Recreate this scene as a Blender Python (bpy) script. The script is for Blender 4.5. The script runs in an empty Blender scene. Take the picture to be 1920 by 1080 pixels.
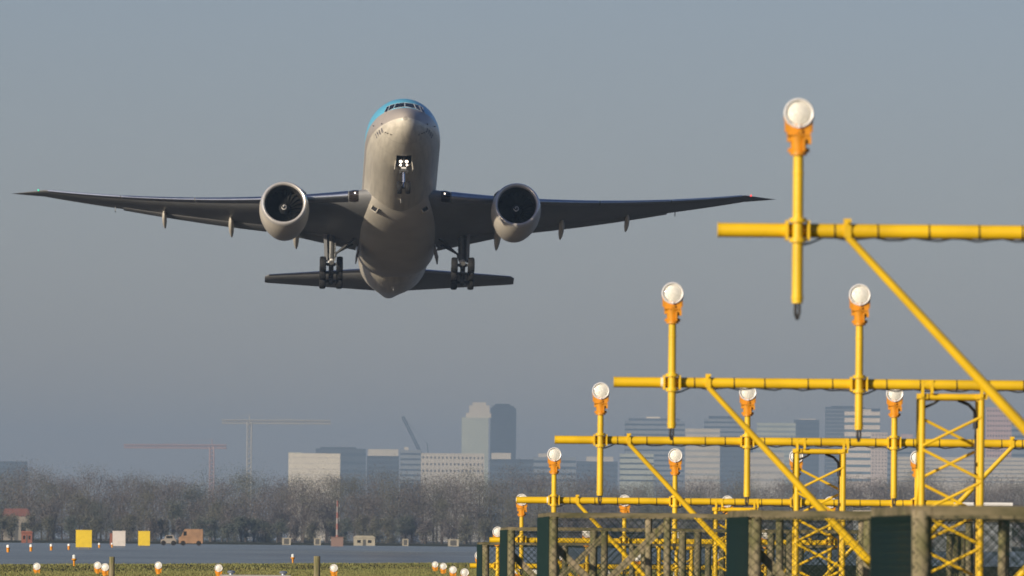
import bpy, bmesh, math, random
import numpy as np
from mathutils import Vector, Matrix, Euler
from math import radians as R, sin, cos, pi, sqrt, tan, atan2

# ------------------------------------------------------------------ camera, sky, sun, exposure
sc = bpy.context.scene
col = sc.collection
CAM_Z = 0.87
FPX = 21372.0                       # focal length in photograph pixels (1920 wide)
YAW, PITCH, ROLL = 0.0149, 475.0/FPX, 0.0087
_f = Vector((sin(YAW)*cos(PITCH), cos(YAW)*cos(PITCH), sin(PITCH)))
_r = Vector((cos(YAW), -sin(YAW), 0))
_u = _r.cross(_f)
CR = _r*cos(ROLL) + _u*sin(ROLL)
CU = -_r*sin(ROLL) + _u*cos(ROLL)
cam = bpy.data.cameras.new('camera')
cam.sensor_width = 36.0
cam.lens = FPX*36.0/1920.0
cam.clip_start, cam.clip_end = 1.0, 40000.0
cam.dof.use_dof = True
cam.dof.focus_distance = 290.0
cam.dof.aperture_fstop = 11.5
cam.dof.aperture_blades = 0
co = bpy.data.objects.new('camera', cam); col.objects.link(co)
M = Matrix((CR, CU, -_f)).transposed().to_4x4(); M.translation = Vector((0, 0, CAM_Z))
co.matrix_world = M
sc.camera = co

SUN_EL, SUN_AZ = R(16.2), R(43.0)   # sun low, behind the camera and to the left
sdir = Vector((-cos(SUN_EL)*sin(SUN_AZ), -cos(SUN_EL)*cos(SUN_AZ), sin(SUN_EL)))
w = bpy.data.worlds.new('World'); sc.world = w; w.use_nodes = True
nt = w.node_tree; nt.nodes.clear()
wo = nt.nodes.new('ShaderNodeOutputWorld'); bg = nt.nodes.new('ShaderNodeBackground')
sky = nt.nodes.new('ShaderNodeTexSky'); sky.sky_type = 'NISHITA'; sky.sun_disc = False
sky.sun_elevation = SUN_EL
sky.sun_rotation = pi + SUN_AZ
sky.air_density = 0.9; sky.dust_density = 0.4; sky.ozone_density = 3.6
bg.inputs['Strength'].default_value = 0.072
tint = nt.nodes.new('ShaderNodeMix'); tint.data_type = 'RGBA'; tint.blend_type = 'MULTIPLY'; tint.inputs[0].default_value = 1.0
tint.inputs[7].default_value = (1.06, 0.91, 1.04, 1)   # a little less green than the clear-air model
nt.links.new(sky.outputs[0], tint.inputs[6]); nt.links.new(tint.outputs[2], bg.inputs[0]); nt.links.new(bg.outputs[0], wo.inputs[0])
sl = bpy.data.lights.new('sun', 'SUN'); sl.energy = 5.0; sl.angle = R(0.6); sl.color = (1.0, 0.87, 0.69)
so = bpy.data.objects.new('sun', sl); col.objects.link(so)
so.rotation_euler = (-sdir).to_track_quat('-Z', 'Y').to_euler()
sc.view_settings.view_transform = 'Standard'; sc.view_settings.look = 'None'
sc.view_settings.exposure = 0.0; sc.view_settings.gamma = 1.0
sc.cycles.use_denoising = True
sc.cycles.max_bounces = 6; sc.cycles.volume_bounces = 0
sc.cycles.sample_clamp_indirect = 4.0

rng = random.Random(7)
nrng = np.random.default_rng(11)

def at(px, py, d):
    """point whose depth along the view axis is d and which the photograph shows at pixel (px, py)"""
    v = _f + CR*((px-960)/FPX) - CU*((py-540)/FPX)
    return Vector((0, 0, CAM_Z)) + v*d

# ------------------------------------------------------------------ materials
MATS = {}
def mat(name, colr, rough=0.5, metal=0.0, var=0.0, scale=5.0, col2=None, bump=0.0, bscale=None, coat=0.0, spec=0.5,
        emit=0.0, stretch=(1, 1, 1), detail=4.0):
    m = bpy.data.materials.new(name); m.use_nodes = True
    n = m.node_tree; b = n.nodes['Principled BSDF']
    b.inputs['Base Color'].default_value = (*colr, 1); b.inputs['Roughness'].default_value = rough
    b.inputs['Metallic'].default_value = metal; b.inputs['Specular IOR Level'].default_value = spec
    b.inputs['Coat Weight'].default_value = coat
    if emit:
        b.inputs['Emission Color'].default_value = (*colr, 1); b.inputs['Emission Strength'].default_value = emit
    if var or bump or col2:
        tc = n.nodes.new('ShaderNodeTexCoord'); mp = n.nodes.new('ShaderNodeMapping')
        mp.inputs['Scale'].default_value = stretch
        n.links.new(tc.outputs['Object'], mp.inputs[0])
        nz = n.nodes.new('ShaderNodeTexNoise'); nz.inputs['Scale'].default_value = scale; nz.inputs['Detail'].default_value = detail
        n.links.new(mp.outputs[0], nz.inputs['Vector'])
        if var or col2:
            c2 = col2 if col2 else tuple(max(0, c*(1-var)) for c in colr)
            rp = n.nodes.new('ShaderNodeValToRGB')
            rp.color_ramp.elements[0].position = 0.35; rp.color_ramp.elements[1].position = 0.65
            rp.color_ramp.elements[0].color = (*c2, 1); rp.color_ramp.elements[1].color = (*colr, 1)
            n.links.new(nz.outputs['Fac'], rp.inputs[0]); n.links.new(rp.outputs[0], b.inputs['Base Color'])
        if bump:
            n2 = nz
            if bscale:
                n2 = n.nodes.new('ShaderNodeTexNoise'); n2.inputs['Scale'].default_value = bscale
                n.links.new(mp.outputs[0], n2.inputs['Vector'])
            bp = n.nodes.new('ShaderNodeBump'); bp.inputs['Strength'].default_value = bump; bp.inputs['Distance'].default_value = 0.02
            n.links.new(n2.outputs['Fac'], bp.inputs['Height']); n.links.new(bp.outputs[0], b.inputs['Normal'])
    MATS[name] = m
    return m

yel = mat('yellow_paint', (0.88, 0.56, 0.012), 0.42, 0, 0.20, 2.2, bump=0.06, bscale=40, coat=0.1)
ora = mat('orange_paint', (0.77, 0.31, 0.012), 0.45, 0, 0.22, 14.0)
ringm = mat('silver_ring', (0.90, 0.88, 0.84), 0.35, 0.05, 0.1, 20)
lensm = mat('lamp_lens', (0.92, 0.89, 0.77), 0.24, 0.05, 0.13, 70.0, bump=0.45, bscale=90, coat=0.8)
blk = mat('black_rubber', (0.02, 0.02, 0.022), 0.6, 0, 0.2, 20)
wood = mat('weathered_wood', (0.33, 0.27, 0.18), 0.9, 0, 0.0, 11.0, col2=(0.14, 0.14, 0.06), bump=0.5, bscale=30, stretch=(1, 1, 0.22), spec=0.15)
woodr = mat('weathered_rail', (0.24, 0.20, 0.12), 0.9, 0, 0.0, 9.0, col2=(0.10, 0.095, 0.05), bump=0.5, bscale=30, stretch=(0.3, 0.3, 1), spec=0.15)
wire = mat('green_wire', (0.008, 0.026, 0.018), 0.5, 0, 0.3, 8)
# aircraft
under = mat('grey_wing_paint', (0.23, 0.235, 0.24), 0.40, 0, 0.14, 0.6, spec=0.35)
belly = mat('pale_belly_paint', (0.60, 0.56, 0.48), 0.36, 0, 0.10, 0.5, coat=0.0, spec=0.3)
nacm = mat('pale_nacelle_paint', (0.66, 0.61, 0.52), 0.36, 0, 0.08, 0.8, coat=0.05, spec=0.35)
metal = mat('bare_metal', (0.55, 0.58, 0.64), 0.28, 1.0, 0.12, 1.5)
lipm = mat('polished_lip', (0.76, 0.73, 0.69), 0.28, 0.45, 0.08, 2)
dark = mat('dark_cavity', (0.010, 0.011, 0.013), 0.8)
liner = mat('intake_liner', (0.05, 0.046, 0.042), 0.5, 0.2, 0.2, 3)
fanm = mat('fan_blade_metal', (0.009, 0.0085, 0.008), 0.5, 0.1)
whitep = mat('white_paint', (0.78, 0.77, 0.74), 0.4)
gearm = mat('gear_grey', (0.12, 0.12, 0.115), 0.45, 0.2, 0.3, 6)
chrome = mat('chrome', (0.75, 0.73, 0.70), 0.15, 1.0)
tyre = mat('tyre_rubber', (0.009, 0.009, 0.010), 0.75, 0, 0.3, 10)
braced = mat('dark_brace', (0.045, 0.045, 0.045), 0.6)
caplt = mat('lamp_cover', (0.035, 0.028, 0.026), 0.15, 0.2, spec=0.8)
glassd = mat('cockpit_glass', (0.012, 0.015, 0.018), 0.06, 0, spec=0.8)
blue = mat('sky_blue_paint', (0.075, 0.36, 0.56), 0.33, 0, coat=0.3)
lampw = mat('landing_lamp', (1.0, 0.86, 0.72), 0.4, emit=4.0)
lampr = mat('red_lamp', (1.0, 0.06, 0.05), 0.4, emit=1.8)
lampg = mat('green_lamp', (0.05, 1.0, 0.55), 0.4, emit=0.7)
ink = mat('dark_lettering', (0.07, 0.07, 0.12), 0.5)
# ground and far
grassb = mat('grass_blade', (0.185, 0.21, 0.068), 0.6, 0, 0, 0.5, col2=(0.25, 0.22, 0.08), spec=0.2)

def livery():
    m = bpy.data.materials.new('livery_paint'); m.use_nodes = True
    n = m.node_tree; b = n.nodes['Principled BSDF']; L = n.links.new
    tc = n.nodes.new('ShaderNodeTexCoord'); sx = n.nodes.new('ShaderNodeSeparateXYZ'); L(tc.outputs['Object'], sx.inputs[0])
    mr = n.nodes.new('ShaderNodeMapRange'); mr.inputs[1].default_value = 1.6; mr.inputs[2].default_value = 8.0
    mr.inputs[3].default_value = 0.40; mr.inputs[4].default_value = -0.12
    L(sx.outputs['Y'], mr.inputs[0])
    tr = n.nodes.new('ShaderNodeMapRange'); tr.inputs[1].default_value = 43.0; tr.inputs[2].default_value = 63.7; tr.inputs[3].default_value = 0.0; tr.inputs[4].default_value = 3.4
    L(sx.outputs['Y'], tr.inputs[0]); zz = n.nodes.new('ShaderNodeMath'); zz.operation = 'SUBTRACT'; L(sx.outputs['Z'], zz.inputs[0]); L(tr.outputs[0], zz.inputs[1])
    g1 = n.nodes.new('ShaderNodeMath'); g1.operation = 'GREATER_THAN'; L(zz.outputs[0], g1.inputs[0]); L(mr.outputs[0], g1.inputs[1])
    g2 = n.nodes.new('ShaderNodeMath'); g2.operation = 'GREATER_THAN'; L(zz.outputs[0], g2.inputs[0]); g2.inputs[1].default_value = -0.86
    nz = n.nodes.new('ShaderNodeTexNoise'); nz.inputs['Scale'].default_value = 0.7; L(tc.outputs['Object'], nz.inputs['Vector'])
    mp = n.nodes.new('ShaderNodeMapping'); mp.inputs['Scale'].default_value = (2.5, 0.15, 2.5); L(tc.outputs['Object'], mp.inputs[0])
    nz2 = n.nodes.new('ShaderNodeTexNoise'); nz2.inputs['Scale'].default_value = 1.2; L(mp.outputs[0], nz2.inputs['Vector'])
    rp = n.nodes.new('ShaderNodeValToRGB'); e = rp.color_ramp.elements
    e[0].position = 0.3; e[0].color = (0.56, 0.52, 0.43, 1); e[1].position = 0.6; e[1].color = (0.70, 0.65, 0.54, 1)
    L(nz2.outputs['Fac'], rp.inputs[0])
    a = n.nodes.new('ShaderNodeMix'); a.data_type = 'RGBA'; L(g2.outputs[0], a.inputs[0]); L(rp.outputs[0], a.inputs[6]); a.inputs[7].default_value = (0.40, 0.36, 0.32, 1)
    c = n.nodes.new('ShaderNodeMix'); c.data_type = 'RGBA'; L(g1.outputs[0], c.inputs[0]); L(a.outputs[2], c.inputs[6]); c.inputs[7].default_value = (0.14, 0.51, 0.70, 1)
    # skin seams every 2.3 m
    dv = n.nodes.new('ShaderNodeMath'); dv.operation = 'MULTIPLY'; L(sx.outputs['Y'], dv.inputs[0]); dv.inputs[1].default_value = 1/2.3
    fr = n.nodes.new('ShaderNodeMath'); fr.operation = 'FRACT'; L(dv.outputs[0], fr.inputs[0])
    lt = n.nodes.new('ShaderNodeMath'); lt.operation = 'LESS_THAN'; L(fr.outputs[0], lt.inputs[0]); lt.inputs[1].default_value = 0.014
    sm = n.nodes.new('ShaderNodeMix'); sm.data_type = 'RGBA'; sm.blend_type = 'MULTIPLY'; L(lt.outputs[0], sm.inputs[0]); L(c.outputs[2], sm.inputs[6]); sm.inputs[7].default_value = (0.62, 0.62, 0.62, 1)
    L(sm.outputs[2], b.inputs['Base Color'])
    b.inputs['Roughness'].default_value = 0.33; b.inputs['Specular IOR Level'].default_value = 0.35; b.inputs['Coat Weight'].default_value = 0.05; b.inputs['Coat Roughness'].default_value = 0.12
    return m
liv = livery()

# ------------------------------------------------------------------ mesh helpers
class MB:
    def __init__(s): s.v = []; s.f = []; s.mi = []; s.mats = []; s.cur = 0
    def use(s, m):
        if m not in s.mats: s.mats.append(m)
        s.cur = s.mats.index(m); return s
    def add(s, vs, fs):
        o = len(s.v); s.v += [tuple(v) for v in vs]
        for f in fs: s.f.append(tuple(i+o for i in f)); s.mi.append(s.cur)
        return s
    def box(s, c, d, rot=None):
        x, y, z = d[0]/2, d[1]/2, d[2]/2
        vs = [Vector(p) for p in ((-x,-y,-z),(x,-y,-z),(x,y,-z),(-x,y,-z),(-x,-y,z),(x,-y,z),(x,y,z),(-x,y,z))]
        if rot is not None: vs = [rot @ v for v in vs]
        c = Vector(c)
        return s.add([v+c for v in vs], [(0,3,2,1),(4,5,6,7),(0,1,5,4),(1,2,6,5),(2,3,7,6),(3,0,4,7)])
    def tube(s, a, b, r0, r1=None, n=16, cap=True):
        a, b = Vector(a), Vector(b); r1 = r0 if r1 is None else r1
        d = (b-a).normalized(); up = Vector((0,0,1)) if abs(d.z) < 0.9 else Vector((1,0,0))
        e1 = d.cross(up).normalized(); e2 = d.cross(e1)
        vs = []
        for p, r in ((a, r0), (b, r1)):
            for i in range(n):
                t = 2*pi*i/n; vs.append(p+e1*cos(t)*r+e2*sin(t)*r)
        fs = [(i, i+n, (i+1) % n+n, (i+1) % n) for i in range(n)]
        if cap: fs += [tuple(range(n)), tuple(reversed(range(n, 2*n)))]
        return s.add(vs, fs)
    def path(s, pts, r, n=6):
        for i in range(len(pts)-1): s.tube(pts[i], pts[i+1], r, r, n)
        return s
    def lathe(s, prof, n=32, axis='y', origin=(0,0,0), closed=False):
        o = Vector(origin); vs = []
        for (t, r) in prof:
            for i in range(n):
                a = 2*pi*i/n
                if axis == 'y': vs.append(o+Vector((r*cos(a), t, r*sin(a))))
                elif axis == 'z': vs.append(o+Vector((r*cos(a), r*sin(a), t)))
                else: vs.append(o+Vector((t, r*cos(a), r*sin(a))))
        fs = []
        m = len(prof)
        for j in range(m-1 if not closed else m):
            k = (j+1) % m
            for i in range(n):
                q = (i+1) % n
                fs.append((j*n+i, j*n+q, k*n+q, k*n+i))
        if not closed:
            if prof[0][1] > 1e-5: fs.append(tuple(reversed(range(n))))
            if prof[-1][1] > 1e-5: fs.append(tuple(range((m-1)*n, m*n)))
        return s.add(vs, fs)
    def loft(s, rings, cap=True, closed=True):
        n = len(rings[0]); vs = [p for rg in rings for p in rg]; fs = []
        for j in range(len(rings)-1):
            for i in range(n if closed else n-1):
                q = (i+1) % n
                fs.append((j*n+i, j*n+q, (j+1)*n+q, (j+1)*n+i))
        if cap: fs += [tuple(reversed(range(n))), tuple(range((len(rings)-1)*n, len(rings)*n))]
        return s.add(vs, fs)
    def mesh(s, name, m=None, smooth=35):
        me = bpy.data.meshes.new(name); me.from_pydata(s.v, [], s.f)
        if s.mats:
            for k in s.mats: me.materials.append(k)
            me.polygons.foreach_set('material_index', s.mi)
        elif m: me.materials.append(m)
        bm = bmesh.new(); bm.from_mesh(me); bmesh.ops.recalc_face_normals(bm, faces=bm.faces); bm.to_mesh(me); bm.free()
        if smooth:
            me.polygons.foreach_set('use_smooth', [True]*len(me.polygons)); me.set_sharp_from_angle(angle=R(smooth))
        me.update(); return me
    def build(s, name, m=None, parent=None, smooth=35, loc=None):
        return link(name, s.mesh(name, m, smooth), parent, loc)

def link(name, me, parent=None, loc=None):
    o = bpy.data.objects.new(name, me); col.objects.link(o)
    if parent: o.parent = parent
    if loc is not None: o.location = loc
    return o
def empty(name, loc, label, cat, group=None):
    o = bpy.data.objects.new(name, None); col.objects.link(o); o.location = loc; o.empty_display_size = 0.2
    return tag(o, label, cat, group)
def tag(o, label=None, cat=None, group=None, kind=None):
    if label: o['label'] = label
    if cat: o['category'] = cat
    if group: o['group'] = group
    if kind: o['kind'] = kind
    return o
def copy_tree(o, parent=None):
    c = o.copy(); col.objects.link(c)
    if parent: c.parent = parent
    for ch in list(o.children): copy_tree(ch, c)
    return c
def nmesh(name, v, f4, mats, mi=None):
    """big mesh straight from numpy: f4 is an (n,4) or (n,3) array"""
    me = bpy.data.meshes.new(name); k = f4.shape[1]
    me.vertices.add(len(v)); me.vertices.foreach_set('co', np.asarray(v, np.float32).ravel())
    me.loops.add(f4.size); me.loops.foreach_set('vertex_index', f4.astype(np.int32).ravel())
    me.polygons.add(len(f4)); me.polygons.foreach_set('loop_start', np.arange(0, f4.size, k, dtype=np.int32))
    for m in mats: me.materials.append(m)
    if mi is not None: me.polygons.foreach_set('material_index', np.asarray(mi, np.int32))
    me.update(calc_edges=True); return me

# ------------------------------------------------------------------ ground
def sstep(a, b, x):
    t = min(1, max(0, (x-a)/(b-a))); return t*t*(3-2*t)
EDX = [-4000, -200, -10.7, -3.0, 5.7, 14, 200, 4000]; EDY = [354, 354, 356, 398, 448, 462, 470, 470]   # where grass meets runway
def edge_y(x): return float(np.interp(x, EDX, EDY))
def ground_z(y, x=None):
    e = edge_y(x) if x is not None else 470
    return -0.83+0.45*sstep(150, 262, y)+0.22*sstep(262, 300, y)+0.16*sstep(e-34, e-2, y)
def build_ground():
    ys = list(range(-300, 140, 40))+list(range(140, 320, 5))+list(range(320, 474, 2))+[500, 800, 1500, 3000, 6000, 10000, 16000]
    xs = [-4000, -1500, -600, -200, -60, -20, -14]+[-12+k for k in range(31)]+[20, 60, 200, 600, 1500, 4000]
    v = [(x, y, ground_z(y, x)) for y in ys for x in xs]; n = len(xs)
    f = [(j*n+i, j*n+i+1, (j+1)*n+i+1, (j+1)*n+i) for j in range(len(ys)-1) for i in range(n-1)]
    g = MB(); g.add(v, f)
    m = mat('grass_ground', (0.055, 0.062, 0.030), 0.95, 0, 0, 1.2, col2=(0.064, 0.060, 0.032), bump=0.6, bscale=14, spec=0.1, stretch=(1, 0.25, 1), detail=8)
    tag(g.build('ground', m), kind='structure')
    a = MB()
    pts = [(-180, 353), (-10.7, 356), (-3.0, 398), (5.7, 448), (14, 462), (200, 470), (200, 1750), (-180, 1750)]
    a.add([(x, y, 0.014) for x, y in pts], [tuple(range(len(pts)))])
    am = bpy.data.materials.new('runway_asphalt'); am.use_nodes = True; n_ = am.node_tree; n_.nodes.clear(); L_ = n_.links.new
    ao = n_.nodes.new('ShaderNodeOutputMaterial'); ad = n_.nodes.new('ShaderNodeBsdfDiffuse'); ag = n_.nodes.new('ShaderNodeBsdfAnisotropic'); ax = n_.nodes.new('ShaderNodeMixShader')
    al = n_.nodes.new('ShaderNodeFresnel'); al.inputs[0].default_value = 1.4
    tc = n_.nodes.new('ShaderNodeTexCoord'); mp = n_.nodes.new('ShaderNodeMapping'); mp.inputs['Scale'].default_value = (1, 0.10, 1); nz = n_.nodes.new('ShaderNodeTexNoise'); nz.inputs['Scale'].default_value = 0.09; nz.inputs['Detail'].default_value = 6
    L_(tc.outputs['Object'], mp.inputs[0]); L_(mp.outputs[0], nz.inputs['Vector'])
    rp = n_.nodes.new('ShaderNodeValToRGB'); e = rp.color_ramp.elements; e[0].position = 0.3; e[1].position = 0.7; e[0].color = (0.60, 0.54, 0.45, 1); e[1].color = (0.76, 0.69, 0.56, 1)
    L_(nz.outputs['Fac'], rp.inputs[0]); L_(rp.outputs[0], ag.inputs['Color']); ag.inputs['Roughness'].default_value = 0.21
    ad.inputs['Color'].default_value = (0.055, 0.048, 0.040, 1)
    L_(al.outputs[0], ax.inputs[0]); L_(ad.outputs[0], ax.inputs[1]); L_(ag.outputs[0], ax.inputs[2]); L_(ax.outputs[0], ao.inputs[0])
    tag(a.build('runway', am, smooth=0), kind='structure')
    # short grass that shows along the bottom edge of the picture
    n = 170000
    xx = nrng.uniform(-15, 12, n); yy = nrng.uniform(250, 450, n)
    keep = yy < np.interp(xx, EDX, EDY)+0.25; xx, yy = xx[keep], yy[keep]; n = len(xx)
    zz = np.array([ground_z(t, u) for t, u in zip(yy, xx)])
    h = nrng.uniform(0.035, 0.085, n)*(0.8+0.2*np.sin(xx*0.9+yy*0.31)*np.sin(yy*0.17)); ww = nrng.uniform(0.006, 0.016, n)
    an = nrng.uniform(0, 2*pi, n); lx = nrng.normal(0, 0.02, n); ly = nrng.normal(0, 0.02, n)
    v = np.stack([np.stack([xx-ww*np.cos(an), yy-ww*np.sin(an), zz-0.005], 1), np.stack([xx+ww*np.cos(an), yy+ww*np.sin(an), zz-0.005], 1),
                  np.stack([xx+lx, yy+ly, zz+h], 1)], 1).reshape(-1, 3)
    tag(link('grass', nmesh('grass', v, np.arange(3*n).reshape(-1, 3), [grassb])), 'short green grass in front of the runway', 'grass', kind='stuff')
build_ground()

# ------------------------------------------------------------------ haze
hz = MB(); hz.box((0, 7850, 76), (8040, 16340, 156))
hm = bpy.data.materials.new('haze'); hm.use_nodes = True
hn = hm.node_tree; hn.nodes.clear(); ho = hn.nodes.new('ShaderNodeOutputMaterial'); hv = hn.nodes.new('ShaderNodeVolumePrincipled')
hv.inputs['Color'].default_value = (0.36, 0.53, 0.74, 1); hv.inputs['Density'].default_value = 7.5e-5
hn.links.new(hv.outputs[0], ho.inputs['Volume'])
tag(hz.build('haze', hm, smooth=0), 'pale blue-grey haze over the whole airfield', 'haze', kind='stuff')

# ------------------------------------------------------------------ far wood
def build_wood():
    V = []; MI = []
    mats = [mat('bare_twigs', (0.150, 0.132, 0.122), 0.9, spec=0.1), mat('budding_twigs', (0.138, 0.134, 0.098), 0.9, spec=0.1),
            mat('evergreen_leaf', (0.108, 0.120, 0.095), 0.9, spec=0.1), mat('bark', (0.13, 0.11, 0.09), 0.9, spec=0.1)]
    def quads(c, s, mi):
        n = len(c); d1 = nrng.normal(size=(n, 3)); d1 /= np.linalg.norm(d1, axis=1)[:, None]
        d2 = nrng.normal(size=(n, 3)); d2 -= d1*np.sum(d1*d2, 1)[:, None]; d2 /= np.linalg.norm(d2, axis=1)[:, None]
        s1 = (s*nrng.uniform(0.6, 1.5, n))[:, None]; s2 = s1*nrng.uniform(0.22, 0.5, n)[:, None]
        V.append(np.stack([c-d1*s1-d2*s2*0.2, c-d2*s2, c+d1*s1, c+d2*s2], 1)); MI.append(np.full(n, mi))
    rows = [(3000, 7.0, 0.6, 4.2), (3080, 13.5, 0.8, 6.4), (3170, 17.5, 0.9, 7.4), (3270, 20.0, 0.9, 7.6), (3380, 21.8, 0.9, 7.6)]
    for (y0, h0, dens, sp) in rows:
        x = -125.0
        while x < 228:
            h = h0*rng.uniform(0.86, 1.06)*(1+0.05*sin(x*0.045)+0.03*sin(x*0.11+1)); cw = h*rng.uniform(0.28, 0.42); cx = x+rng.uniform(-1, 1); cy = y0+rng.uniform(-28, 28)
            mi = rng.choices([0, 1, 2], [0.66, 0.28, 0.06])[0]
            if y0 < 3050: mi = rng.choices([0, 1, 2], [0.35, 0.5, 0.15])[0]
            # trunk and limbs
            tr = []
            for k in range(7):
                a = rng.uniform(0, 2*pi); top = np.array([cx+cos(a)*cw*0.75*(k > 0), cy+sin(a)*cw*0.75*(k > 0), h*rng.uniform(0.65, 0.95)])
                base = np.array([cx, cy, 0.0]) if k == 0 else np.array([cx, cy, h*rng.uniform(0.15, 0.45)])
                t = 0.30 if k == 0 else 0.12
                tr.append([base+[t, 0, 0], top+[0.03, 0, 0], top-[0.03, 0, 0], base-[t, 0, 0]])
                tr.append([base+[0, t, 0], top+[0, 0.03, 0], top-[0, 0.03, 0], base-[0, t, 0]])
            V.append(np.array(tr)); MI.append(np.full(len(tr), 3))
            ncl = int(20*dens)+8
            for _ in range(ncl):
                t = rng.random()**0.7; a = rng.uniform(0, 2*pi); rr = cw*sqrt(rng.random())*(1.0-0.55*abs(t-0.42)/0.58)
                c = np.array([cx+cos(a)*rr, cy+sin(a)*rr, h*(0.06+0.86*t)])
                n = 190; r = h*0.095*rng.uniform(0.7, 1.3)
                p = c+nrng.normal(size=(n, 3))*[r, r, r*0.8]; p[:, 2] = np.maximum(p[:, 2], 0.15)
                quads(p, 0.17, mi if rng.random() < 0.85 else rng.choice([0, 1]))
            x += sp*rng.uniform(0.7, 1.2)
    v = np.concatenate(V); mi = np.concatenate(MI); n = len(v)
    tag(link('far_wood', nmesh('far_wood', v.reshape(-1, 3), np.arange(4*n).reshape(-1, 4), mats, mi)),
        'hazy belt of bare and budding trees across the far side of the airfield', 'woodland', kind='stuff')
build_wood()

# ------------------------------------------------------------------ passenger jet
# local axes: y runs from the nose (0) to the tail, z up, x to the right as the photograph sees it
ST = np.array([  # y, top, bottom, half width
    (0.00, -0.95, -0.95, 0.00), (0.06, -0.70, -1.20, 0.27), (0.2, -0.50, -1.42, 0.48), (0.5, -0.22, -1.70, 0.80), (1.0, 0.12, -1.98, 1.17),
    (1.8, 0.56, -2.27, 1.60), (2.6, 1.12, -2.48, 1.95), (3.6, 1.70, -2.68, 2.29), (4.6, 2.08, -2.82, 2.54), (6.0, 2.48, -2.97, 2.80),
    (8.0, 2.90, -3.07, 3.00), (10.5, 3.09, -3.10, 3.10), (14, 3.1, -3.1, 3.1), (28, 3.1, -3.1, 3.1), (41, 3.1, -3.1, 3.1), (44, 3.1, -2.80, 3.06), (48, 3.09, -2.28, 2.86),
    (52, 3.04, -1.33, 2.40), (56, 2.92, -0.30, 1.84), (59, 2.70, 0.46, 1.36), (61.5, 2.45, 1.08, 0.92), (63.0, 2.20, 1.42, 0.55), (63.7, 1.90, 1.62, 0.20)])
def pchip(xk, yk, x):
    hk = np.diff(xk); dl = np.diff(yk)/hk; m = np.zeros(len(xk))
    for i in range(1, len(xk)-1):
        if dl[i-1]*dl[i] > 0:
            w1 = 2*hk[i]+hk[i-1]; w2 = hk[i]+2*hk[i-1]; m[i] = (w1+w2)/(w1/dl[i-1]+w2/dl[i])
    m[0] = dl[0]; m[-1] = dl[-1]
    i = np.clip(np.searchsorted(xk, x)-1, 0, len(hk)-1); t = (x-xk[i])/hk[i]
    return ((1+2*t)*(1-t)**2*yk[i]+t*(1-t)**2*hk[i]*m[i]+t*t*(3-2*t)*yk[i+1]+t*t*(t-1)*hk[i]*m[i+1])
SQ = np.sqrt(ST[:, 0])
def fus(y):
    q = sqrt(max(y, 0))
    top, bot, hw = (float(pchip(SQ, ST[:, k], np.array([q]))[0]) for k in (1, 2, 3))
    # widest point sits low near the nose
    return top, bot, hw
def fus_pt(y, th):
    """th=0 bottom, pi top; positive th towards +x"""
    top, bot, hw = fus(y); zc = (top+bot)/2; hh = (top-bot)/2
    zm = zc - 0.10*max(0, 1-y/8)*hh     # level of the greatest width
    s_, c_ = sin(th), cos(th)
    z = zm-c_*(zm-bot) if c_ > 0 else zm-c_*(top-zm)
    return Vector((hw*s_, y, z))
def fus_x(y, z):
    top, bot, hw = fus(y); zc = (top+bot)/2; hh = (top-bot)/2; zm = zc-0.10*max(0, 1-y/8)*hh
    t = (z-zm)/((top-zm) if z > zm else (zm-bot))
    return hw*sqrt(max(0, 1-t*t))
VA = R(16.0)
def nose_hit(dx, v):
    """surface point seen from the front at dx across and v above the nose tip, looking up at 16 degrees"""
    def inside(y):
        z = (v+y*sin(VA))/cos(VA)-0.95; top, bot, hw = fus(y)
        return bot < z < top and abs(dx) < fus_x(y, z)
    y = 0.01
    while y < 12 and not inside(y): y += 0.05
    a, b = y-0.05, y
    for _ in range(18):
        c = (a+b)/2
        if inside(c): b = c
        else: a = c
    return Vector((dx, b, (v+b*sin(VA))/cos(VA)-0.95))

jet = empty('passenger_jet', (0, 0, 0), 'twin engined passenger jet with sky blue crown taking off with wheels down', 'airplane')

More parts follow.
